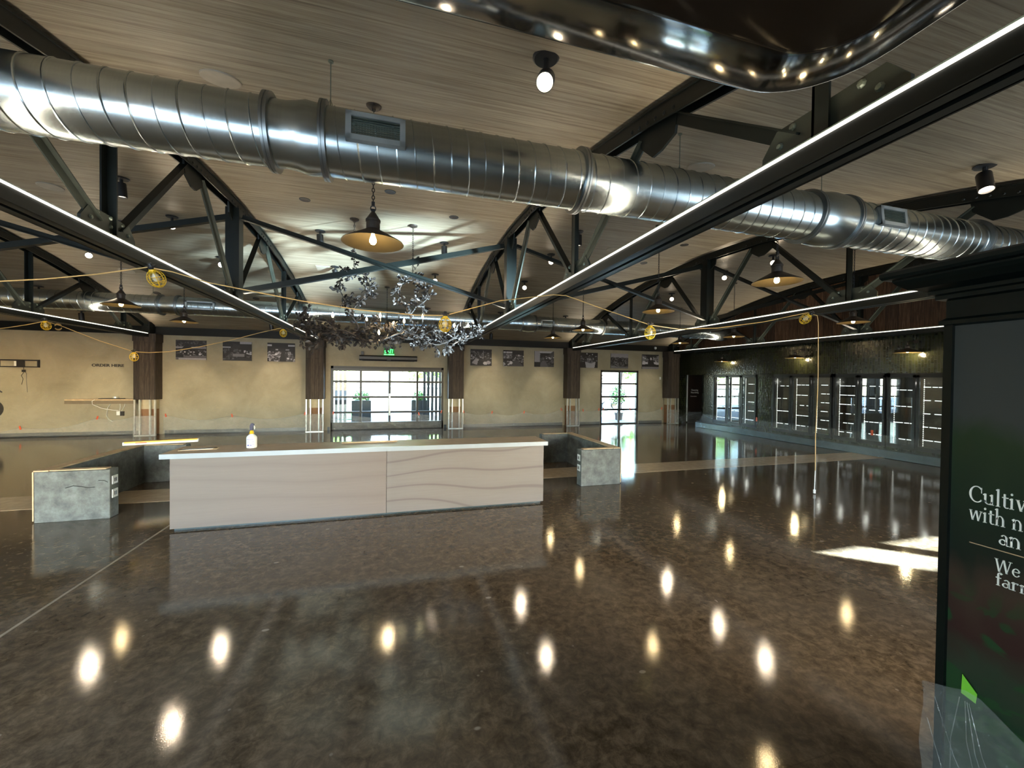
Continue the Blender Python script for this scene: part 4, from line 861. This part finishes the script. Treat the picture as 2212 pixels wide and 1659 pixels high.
# wall sconces
for i, (y, lab) in enumerate(((12.75, 'above the cooler nearest the corner alcove'), (9.79, 'above the middle cooler by the hanging cord'), (6.89, 'above the cooler beside the dark green kiosk'))):
    r = empty('wall_sconce', (XR, y, 2.64)); tag(r, 'cone shade wall lamp lighting olive tiles, '+lab, 'wall lamp', 'cone wall lamps over the coolers')
    cx = -.32
    MB().lathe([(.27, 0), (.265, .008), (.14, .07), (.06, .10), (.05, .11), (.05, .16), (.02, .19), (0, .195)], 28, (cx, 0, 0)).obj('lamp_shade', M['bronze'], r, smooth=True)
    MB().lathe([(.268, .002), (.138, .064), (.055, .095), (0, .1)], 28, (cx, 0, 0)).obj('shade_lining', M['shade_in'], r, smooth=True)
    MB().tube([(cx, 0, .19), (cx, 0, .24), (cx+.06, 0, .28), (-.08, 0, .28), (0, 0, .28)], .011, 8).obj('arm', M['bronze'], r, smooth=True)
    MB().lathe([(0, -.02), (.05, -.018), (.05, 0)], 16, (0, 0, .28), 'X').obj('wall_plate', M['bronze'], r)
    MB().lathe([(0, .0), (.022, .01), (.03, .03), (.02, .06), (.012, .08)], 12, (cx, 0, 0)).obj('bulb', M['bulb'], r, smooth=True)
    light('sconce_light', 'POINT', (XR-.2, y, 2.60), None, 12, (1, .80, .45), shadow_soft_size=.03)

# ------------------------------------------------------------------ counter
c = empty('plywood_counter', (-.21, 6.1, 0)); tag(c, 'long pale plywood-faced counter with a white top', 'counter')
MB().box(-2.4, .1, -.26, -.24, .03, .885).obj('front_panel', M['ply'], c, bevel=.002)
m2 = M['ply'].copy(); m2.name = 'pale_plywood_grey'
for n_ in m2.node_tree.nodes:
    if n_.type == 'VALTORGB':
        for q_, e_ in enumerate(n_.color_ramp.elements): e_.color = (e_.color[0]*.98*(.7, 1, 1)[q_], e_.color[1]*1.07*(.7, 1, 1)[q_], e_.color[2]*1.13*(.7, 1, 1)[q_], 1)
    if n_.type == 'MAPPING' and abs(n_.inputs['Scale'].default_value[2]-2.6) < .01: n_.inputs['Location'].default_value = (2.3, .4, 1.1)
o = MB().box(.104, 2.4, -.26, -.24, .03, .885).obj('front_panel', m2, c, bevel=.002); o['label'] = 'greyer panel with bolder grain lines'
mb = MB(); mb.box(-2.4, 2.4, -.24, .3, .03, .885); mb.obj('carcass', M['ply'], c)
MB().box(-2.37, 2.37, -.22, .28, 0, .03).obj('plinth', M['curb'], c)
MB().box(-2.5, 2.46, -.28, -.26, .885, .945).obj('edge_band', M['top_white'], c)
MB().box(-2.5, 2.46, -.26, .32, .885, .945).obj('worktop', M['top_tan'], c)
# spray bottle
s = empty('spray_bottle', (-1.83, 6.14, .9455)); tag(s, 'milky spray bottle with yellow collar and navy trigger on the counter', 'bottle')
MB().lathe([(0, 0), (.058, .0), (.062, .01), (.062, .13), (.056, .15), (.03, .175), (.022, .18), (.022, .19)], 24).obj('bottle', M['bottle'], s, smooth=True)
MB().lathe([(.026, .183), (.03, .19), (.024, .2), (.019, .225), (.016, .228)], 18).obj('collar', M['yellow_cap'], s, smooth=True)
MB().prism([(-.018, -.014, .226), (.016, -.014, .226), (.014, -.014, .27), (.032, -.014, .30), (.026, -.014, .315), (.004, -.014, .325), (-.012, -.014, .315), (-.022, -.014, .28)], (0, .028, 0)).obj('trigger_head', M['navy'], s, bevel=.003)
MB().tube([(.022, 0, .295), (.034, 0, .27), (.032, 0, .24)], .005, 6).obj('trigger', M['plate'], s)
mb = MB()
for (z0, z1, a0, a1) in ((.112, .118, -2.3, -1.0), (.03, .045, -2.2, -1.75), (.03, .045, -1.55, -1.35), (.06, .064, -2.2, -1.6), (.075, .079, -2.2, -1.6), (.09, .094, -2.2, -1.5), (.05, .054, -1.2, -.9), (.065, .069, -1.2, -.9), (.08, .084, -1.2, -.9), (.095, .099, -1.2, -.9)):
    n = 8; vs = [(.0628*math.cos(a0+(a1-a0)*k/n), .0628*math.sin(a0+(a1-a0)*k/n), z) for z in (z0, z1) for k in range(n+1)]; mb.add(vs, [(k, k+1, n+2+k, n+1+k) for k in range(n)])
mb.obj('printed_label', M['blue_print'], s, fix=False)
o = empty('clipboard', (-2.42, 6.12, .9455)); o.rotation_euler = (0, 0, .12); tag(o, 'thin clipboard lying at the left end of the counter', 'clipboard')
MB().box(-.2, .2, -.06, .06, 0, .006).obj('board', M['lumber'], o); MB().box(-.18, .16, -.05, .05, .006, .01).obj('paper', M['plate'], o); MB().tube([(-.19, -.05, .012), (0, -.045, .014), (.19, .03, .012)], .004, 5).obj('clip', M['black_metal'], o)
o = MB().box(-.38, .38, -.02, .02, 0, .012).obj('wood_strip', M['lumber'], loc=(-.35, 6.28, .9455), rot=(0, 0, .03)); tag(o, 'thin wooden strip lying on the back of the counter top', 'strip')

# ------------------------------------------------------------------ low concrete booth walls
def booth(sgn, lab):
    cx = -.21; r = empty('low_concrete_wall', (cx+sgn*3.8, 7.7, 0)); tag(r, lab, 'wall', 'U-shaped low concrete walls beside the counter')
    def X(a): return sgn*(a-3.8)
    H = .645
    def bx(a0, a1, y0, y1, z0, z1, nm, mt, bv=.008): x0, x1 = sorted((X(a0), X(a1))); return MB().box(x0, x1, y0-7.7, y1-7.7, z0, z1).obj(nm, mt, r, bevel=bv)
    bx(3.39, 4.17, 6.58, 6.76, 0, H, 'near_return', M['conc']); bx(4.02, 4.17, 6.76, 8.62, 0, H, 'side_wall', M['conc'], 0); bx(3.39, 4.17, 8.62, 8.78, 0, H, 'far_return', M['conc'])
    bx(4.04, 4.19, 6.60, 8.76, H, H+.018, 'timber_cap', M['lumber'], .002); bx(3.45, 4.04, 6.62, 6.72, H, H+.014, 'timber_cap', M['lumber'], .002); bx(3.45, 4.04, 8.66, 8.74, H, H+.014, 'timber_cap', M['lumber'], .002)
    bx(4.185, 4.2, 6.6, 8.7, .02, H, 'timber_face', M['lumber'], 0)
    for z in (.5, .32):
        p = bx(3.382, 3.39, 6.62, 6.73, z-.06, z+.05, 'outlet_plate', M['plate'], 0)
        x0, x1 = sorted((X(3.379), X(3.383)))
        MB().box(x0, x1, 6.655-7.7, 6.67-7.7, z-.03, z+.02).box(x0, x1, 6.685-7.7, 6.70-7.7, z-.03, z+.02).obj('socket_hole', M['black_letter'], p)
booth(-1, 'low U-shaped concrete wall left of the counter with a cracked near end')
booth(1, 'low U-shaped concrete wall right of the counter')
mb = MB(); mb.tube([(-4.06, 6.576, .43), (-3.98, 6.576, .455), (-3.9, 6.576, .44), (-3.83, 6.576, .42), (-3.76, 6.576, .425)], .004, 4); mb.tube([(-3.72, 6.576, .51), (-3.66, 6.576, .505), (-3.62, 6.576, .48)], .004, 4)
for o_ in list(bpy.data.objects):
    if o_.name.startswith('low_concrete_wall') and o_.location.x < 0: lw = o_
mb.xf(Matrix.Translation((-lw.location.x, -7.7, 0))); mb.obj('crack', M['black_letter'], lw)
o = empty('long_carton', (-4.0, 8.7, .672)); o.rotation_euler = (0, 0, .25); tag(o, 'long white and yellow carton lying on the far end of the left low wall', 'carton')
MB().box(-.52, .52, -.05, .05, 0, .055).obj('box', M['white_carton'], o, bevel=.004); MB().box(-.5, .51, -.051, .05, .035, .06).obj('yellow_label', M['level_yellow'], o)
MB().box(-.35, -.2, -.053, -.05, .03, .045).obj('red_mark', M['tape'], o)
# ------------------------------------------------------------------ glossy overhead canopy
def rrect(x0, x1, y0, y1, r, n=10):
    p = []
    for cx, cy, a0 in ((x1-r, y1-r, 0), (x0+r, y1-r, 90), (x0+r, y0+r, 180), (x1-r, y0+r, 270)):
        for k in range(n+1): a = R(a0+90*k/n); p.append((cx+r*math.cos(a), cy+r*math.sin(a)))
    return p
cn = empty('overhead_canopy', (0, 0, 2.8)); tag(cn, 'large glossy black rounded canopy hanging overhead at the top of the view', 'canopy')
lay = [(.26, .0-.105, .10), (.235, -.10, .12), (.02, -.012, .2), (0, 0, .21), (0, .16, .21), (.03, .18, .2)]
mb = MB(); n_ = None; rings = []
for ins, z, rad in lay:
    ring = [(x, y, z) for x, y in rrect(-2.4+ins, 1.285-ins, -1.0+ins, 1.025-ins, rad+.03)]; rings.append(ring); n_ = len(ring)
vs = [p for r_ in rings for p in r_]; fs = [(i*n_+k, i*n_+(k+1) % n_, (i+1)*n_+(k+1) % n_, (i+1)*n_+k) for i in range(len(lay)-1) for k in range(n_)]
fs += [tuple(range(n_)), tuple((len(lay)-1)*n_+k for k in range(n_))]
mb.add(vs, fs); mb.obj('shell', M['gloss_black'], cn, smooth=True)
for hx in (-1.8, .6): MB().tube([(hx, -.4, .17), (hx, -.4, cz(-.4)-2.8)], .02, 8).obj('hanger_rod', M['black_metal'], cn)

# ------------------------------------------------------------------ kiosk at right
k = empty('display_kiosk', (2.0, 1.02, 0)); tag(k, 'tall dark green display kiosk with a printed field photo and white words', 'kiosk')
KY0 = -1.05   # near end, world y
def kb(x0, x1, y0, y1, z0, z1): return MB().box(x0-2, x1-2, y0-1.02, y1-1.02, z0, z1)
kb(2.02, 3.2, KY0, 1.0, 0, 2.12).obj('body', M['kiosk'], k)
kb(2.0, 2.02, KY0, 1.005, .1, 2.12).obj('printed_panel', M['print'], k)
kb(1.985, 2.05, 1.005, 1.03, 0, 2.12).obj('corner_trim', M['kiosk'], k)
mb = MB()
prof = [(0, 2.115), (.022, 2.12), (.022, 2.135), (.008, 2.145), (.008, 2.21), (.03, 2.215), (.03, 2.23), (.045, 2.235), (.045, 2.248), (.055, 2.252), (.085, 2.262), (.108, 2.282), (.118, 2.295), (.118, 2.302), (.14, 2.305), (.146, 2.315), (.146, 2.33), (.138, 2.338), (0, 2.34)]
rings = []
for p_, z in prof:
    x0, x1, y0, y1 = 2.0-p_, 3.2+p_, KY0-p_, 1.02+p_; rings.append([(x0-2, y0-1.02, z), (x1-2, y0-1.02, z), (x1-2, y1-1.02, z), (x0-2, y1-1.02, z)])
vs = [p for r_ in rings for p in r_]; n_ = 4
mb.add(vs, [(i*n_+q, i*n_+(q+1) % n_, (i+1)*n_+(q+1) % n_, (i+1)*n_+q) for i in range(len(prof)-1) for q in range(4)]+[(0, 1, 2, 3), tuple(len(vs)-4+q for q in range(4))])
mb.obj('cornice', M['kiosk'], k)
# serif letters built stroke by stroke (unit: cap height .7)
def arc(cx, cy, rx, ry, a0, a1, thick, thin, n=18):
    out = []
    for q in range(n):
        ps = []
        for a in (R(a0+(a1-a0)*q/n), R(a0+(a1-a0)*(q+1)/n)):
            wd_ = thin+(thick-thin)*abs(math.cos(a))**1.3
            for s_ in (.5, -.5): ps.append((cx+(rx+wd_*s_)*math.cos(a), cy+(ry+min(wd_, thin*1.3)*s_)*math.sin(a)))
        out.append([ps[0], ps[2], ps[3], ps[1]])
    return out
def rc(x0, y0, x1, y1): return [(x0, y0), (x1, y0), (x1, y1), (x0, y1)]
T_, t_ = .085, .03; xh = .45
def stem(x, y0, y1, top='l', bot=1):
    o = [rc(x, y0, x+T_, y1)]
    if bot: o.append(rc(x-.05, y0, x+T_+.05, y0+.022))
    if top == 'l': o.append([(x-.06, y1-.06), (x, y1-.09), (x+.01, y1), (x-.06, y1-.045)])
    if top == 's': o.append(rc(x-.05, y1-.022, x+T_+.05, y1))
    return o
def diag(x0, y0, x1, y1, w_): return [(x0-w_/2, y0), (x0+w_/2, y0), (x1+w_/2, y1), (x1-w_/2, y1)]
def disc(cx, cy, r_): return [(cx+r_*math.cos(2*PI*q/10), cy+r_*math.sin(2*PI*q/10)) for q in range(10)]
def hump(x, w_): return arc(x+T_/2+w_/2, .24, w_/2, .19, 5, 172, T_, t_)+[rc(x+T_/2+w_-T_/2, 0, x+T_/2+w_+T_/2, .26), rc(x+w_-.05, 0, x+w_+T_+.05, .022)]
G = {
 'C': (arc(.38, .35, .30, .34, 42, 318, .10, .035, 26)+[rc(.585, .42, .61, .66)], .68),
 'u': (stem(.05, .1, xh, 'l', 0)+arc(.05+T_/2+.15, .17, .15, .155, 180, 350, T_, t_)+stem(.35, 0, xh, 'l'), .55),
 'l': (stem(.07, 0, .74), .25), 't': ([rc(.1, .08, .1+T_, .58), rc(.03, .41, .30, xh)]+arc(.24, .1, .1, .09, 180, 310, .07, t_), .33),
 'i': (stem(.07, 0, xh)+[disc(.07+T_/2, .61, .05)], .25),
 'v': ([diag(.25, 0, .10, xh, .09), diag(.25, 0, .40, xh, .035), rc(.02, xh-.022, .18, xh), rc(.33, xh-.022, .47, xh)], .48),
 'w': ([diag(.2, 0, .08, xh, .08), diag(.2, 0, .35, xh, .035), diag(.49, 0, .37, xh, .08), diag(.49, 0, .62, xh, .035), rc(.01, xh-.022, .16, xh), rc(.55, xh-.022, .69, xh)], .7),
 'W': ([diag(.27, 0, .1, .7, .09), diag(.27, 0, .47, .7, .035), diag(.67, 0, .5, .7, .09), diag(.67, 0, .86, .7, .035), rc(.0, .678, .2, .7), rc(.76, .678, .95, .7)], .93),
 'h': (stem(.07, 0, .74)+hump(.07, .29), .54), 'n': (stem(.07, 0, xh)+hump(.07, .29), .54), 'm': (stem(.07, 0, xh)+hump(.07, .27)+hump(.34, .27), .8),
 'r': (stem(.07, 0, xh)+arc(.25, .3, .12, .13, 60, 160, T_, t_)+[disc(.30, .40, .045)], .38),
 'a': (arc(.21, .13, .13, .11, 0, 360, T_*.9, t_)+[rc(.32, .05, .32+T_*.9, .33)]+arc(.25, .31, .11, .115, 0, 150, T_, t_)+arc(.42, .06, .06, .05, 180, 320, .05, t_), .46),
 'e': (arc(.23, .225, .17, .21, 20, 330, T_, t_)+[rc(.08, .24, .39, .27)], .44), 'f': (stem(.1, 0, .6, '', 1)+[rc(.03, .41, .28, xh)]+arc(.1+T_/2+.1, .6, .1, .12, 30, 180, T_, t_)+[disc(.28, .66, .04)], .3), ' ': ([], .25)}
def serif(s_, y, z, em, parent, name='lettering', xs=1.0):
    mb = MB(); u = 0
    for ch_ in s_:
        polys, adv = G[ch_]
        for P in polys: mb.prism([(-.0035, -(u+px)*em*xs, pz*em) for px, pz in P], (.003, 0, 0))
        u += adv
    mb.xf(Matrix.Translation((0, y-1.02, z))); return mb.obj(name, M['white_letter'], parent)
serif('Cultiv', .955, 1.478, .082, k, xs=.68); serif('with n', .953, 1.412, .080, k, xs=.64); serif('an', .878, 1.350, .080, k, xs=.70)
serif('We', .885, 1.256, .062, k, xs=.72); serif('farm', .882, 1.208, .062, k, xs=.80)
MB().box(-.003, -.0005, -.45, .95-1.02, 1.3275, 1.3305).obj('rule_line', M['tan_line'], k)
g = MB(); g.add([(-.012, .955-1.02, .845), (-.012, .915-1.02, .80), (-.012, .918-1.02, .765), (-.012, .957-1.02, .775)], [(0, 1, 2, 3)]); v0 = list(g.v); g = MB(); g.prism(v0, (.002, 0, 0))
r = empty('kiosk_film', (2.0, 1.02, 0)); tag(r, 'crumpled clear film wrapped round the foot of the dark green kiosk', 'plastic film')
g.obj('green_tape', M['green_tape'], r)
rg = random.Random(21); ny, nz = 44, 16; vs = []
def ft(y): return .80-.05*abs(math.sin((y-.93)*9))-.12*max(0, .9-y) if y < .93 else .80-.35*(y-.93)
for j in range(nz+1):
    for i in range(ny+1):
        y = -.6+(1.055+.6)*i/ny; z = .02+(ft(y)-.02)*j/nz; out = .018+.012*math.sin((y*14+z*22))+rg.uniform(0, .008)+(.012 if y > .95 else 0)
        vs.append((-out-.005, y-1.02, z))
mb = MB(); mb.add(vs, [(j*(ny+1)+i, j*(ny+1)+i+1, (j+1)*(ny+1)+i+1, (j+1)*(ny+1)+i) for j in range(nz) for i in range(ny)]); mb.obj('film', M['film_blue'], r, smooth=True, fix=False)
mb = MB()
for (y0, z0, y1, z1) in ((.93, .765, .86, .45), (.925, .765, .83, .46), (.935, .765, .90, .50), (.95, .77, .97, .45), (1.02, .72, .88, .38), (1.04, .62, .93, .35)): mb.tube([(-.034, y0-1.02, z0), (-.045, (y0+y1)/2-1.02+.006, (z0+z1)/2), (-.036, y1-1.02, z1)], .0016, 4)
mb.obj('fold_ridges', M['film_blue'], r)

# ------------------------------------------------------------------ outside
S(MB().box(-40, 60, YF+.3, 60, -.15, -.03).obj('ground', M['patio']), 'pale concrete patio outside the far doors')
S(MB().box(-40, 60, -30, YB-.2, -.15, -.03).obj('ground_front', M['patio']), 'paving outside the storefront')
def T2(name, mbs, loc, lab, cat, grp=None):
    r = empty(name, loc); tag(r, lab, cat, grp)
    for n__, mb_, mt in mbs: mb_.obj(n__, mt, r)
    return r
o = MB().box(-1.9, -1.1, 20, 24, 0, .03).obj('lawn_patch', M['grass'], loc=(-.6, -.5, -.03)); tag(o, 'green lawn patch seen through the left pane of the double doors', 'grass', kind='stuff')
o = MB().box(10.5, 16, 20.2, 20.9, 0, .03).obj('lawn_strip', M['grass'], loc=(0, 0, -.03)); tag(o, 'thin green lawn strip seen through the tall window', 'grass', kind='stuff')
def blob(n, R_, s, seed, sq=1):
    rg = random.Random(seed); mb = MB()
    for _ in range(n):
        u = Vector((rg.gauss(0, 1), rg.gauss(0, 1), rg.gauss(0, 1))).normalized()*R_*rg.uniform(.5, 1); u.z *= sq
        a = Vector((rg.gauss(0, 1), rg.gauss(0, 1), rg.gauss(0, 1))).normalized(); b_ = a.cross(u).normalized()
        mb.add([u, u+a*s*.5+b_*s*.25, u+a*s, u+a*s*.5-b_*s*.25], [(0, 1, 2, 3)])
    return mb
for x, y, lab in ((-1.35, 18.2, 'black planter with a green shrub, left outside the double doors'), (1.05, 18.2, 'black planter with a green shrub, right outside the double doors')):
    r = empty('planter_box', (x, y, -.03)); tag(r, lab, 'planter', 'planters outside the double doors')
    MB().box(-.38, .38, -.3, .3, 0, .95).obj('box', M['planter'], r); blob(260, .38, .14, int(x*10), .6).xf(Matrix.Translation((0, 0, 1.1))).obj('shrub', M['foliage'], r, fix=False)
for x0, x1, lab in ((-2.9, -1.75, 'dark slatted screen left outside the double doors'), (1.1, 2.7, 'dark slatted screen right outside the double doors')):
    r = empty('slat_screen', ((x0+x1)/2, 17.1, -.03)); tag(r, lab, 'screen', 'slatted screens outside the doors')
    h = (x1-x0)/2; mb = MB(); n = int((x1-x0)/.16)
    for q in range(n): mb.box(-h+q*.16, -h+q*.16+.1, -.02, .02, .05, 2.6)
    mb.obj('slats', M['slat'], r); MB().box(-h, h, -.04, .02, 2.5, 2.6).box(-h, h, -.04, .02, .0, .09).obj('rails', M['slat'], r)
r = empty('garden_lamp_post', (-.26, 17.0, -.03)); tag(r, 'slim white lamp post with a cone cap outside between the doors', 'lamp post')
MB().tube([(0, 0, 0), (0, 0, 2.05)], .028, 10).obj('post', M['siding'], r); MB().lathe([(.09, 2.04), (.07, 2.08), (.01, 2.16)], 16, cap=True).obj('cap', M['siding'], r)
r = empty('patio_wall', (0, 27, -.03)); tag(r, 'pale stone garden wall at the end of the sunlit patio', 'wall'); MB().box(-9, 8, -.2, .2, 0, 1.3).obj('wall', M['stone'], r); MB().box(-9.1, 8.1, -.3, .3, 1.3, 1.42).obj('coping', M['siding'], r)
for x, y, s_, lab in ((-5, 33, 2.6, 'sunlit leafy tree beyond the patio wall, seen left in the doors'), (2.5, 34, 2.8, 'sunlit leafy tree beyond the patio wall, seen right in the doors'), (20.4, 31, 2.6, 'bright green tree seen through the right panes of the tall window')):
    r = empty('tree', (x, y, -.03)); tag(r, lab, 'tree', 'trees outside')
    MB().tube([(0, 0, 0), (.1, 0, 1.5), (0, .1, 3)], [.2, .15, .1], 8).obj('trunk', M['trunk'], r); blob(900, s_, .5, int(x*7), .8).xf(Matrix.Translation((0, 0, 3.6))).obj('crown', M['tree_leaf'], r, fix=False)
r = empty('sided_building', (15, 27, -.03)); tag(r, 'white building with horizontal siding seen through the tall window', 'building')
mb = MB(); mb.box(-4, 1.3, 0, 4, 0, 5); mb.obj('wall', M['slat'], r); mb = MB()
for q in range(20): mb.bar((-4, -.06, .2+q*.24), (1.3, -.06, .2+q*.24), .03, .16, (0, .5, 1))
mb.obj('siding_boards', M['siding'], r)
r = empty('utility_cart', (13.2, 23.2, -.03)); tag(r, 'dark blue utility cart parked outside the tall window', 'cart')
MB().box(-1.0, 1.0, -.6, .6, .45, 1.0).obj('body', M['cart'], r, bevel=.05); MB().box(-.9, .9, -.55, .55, 1.45, 1.55).obj('roof', M['cart'], r, bevel=.03)
mb = MB(); [mb.tube([(sx*.85, sy*.5, .98), (sx*.8, sy*.48, 1.46)], .03, 6) for sx in (-1, 1) for sy in (-1, 1)]; mb.obj('roof_post', M['cart'], r)
for sx in (-.65, .65):
    for sy in (-.58, .58): MB().lathe([(0, -.09), (.28, -.09), (.3, -.05), (.3, .05), (.28, .09), (0, .09)], 20, (sx, sy, .3), 'Y').obj('wheel', M['slat'], r, smooth=True)
r = empty('potted_bush', (10.35, 17.4, -.03)); tag(r, 'dark potted bush with a trunk just outside the tall window', 'plant')
MB().lathe([(.16, 0), (.2, .3), (.22, .36), (.18, .36)], 20, cap=True).obj('pot', M['planter'], r, smooth=True); MB().tube([(0, 0, .3), (.02, 0, 1.2), (.25, .1, 3.2)], [.09, .08, .06], 8).obj('trunk', M['trunk'], r); blob(420, .42, .13, 5, 1.1).xf(Matrix.Translation((-.1, 0, 1.2))).obj('foliage', M['foliage'], r, fix=False)
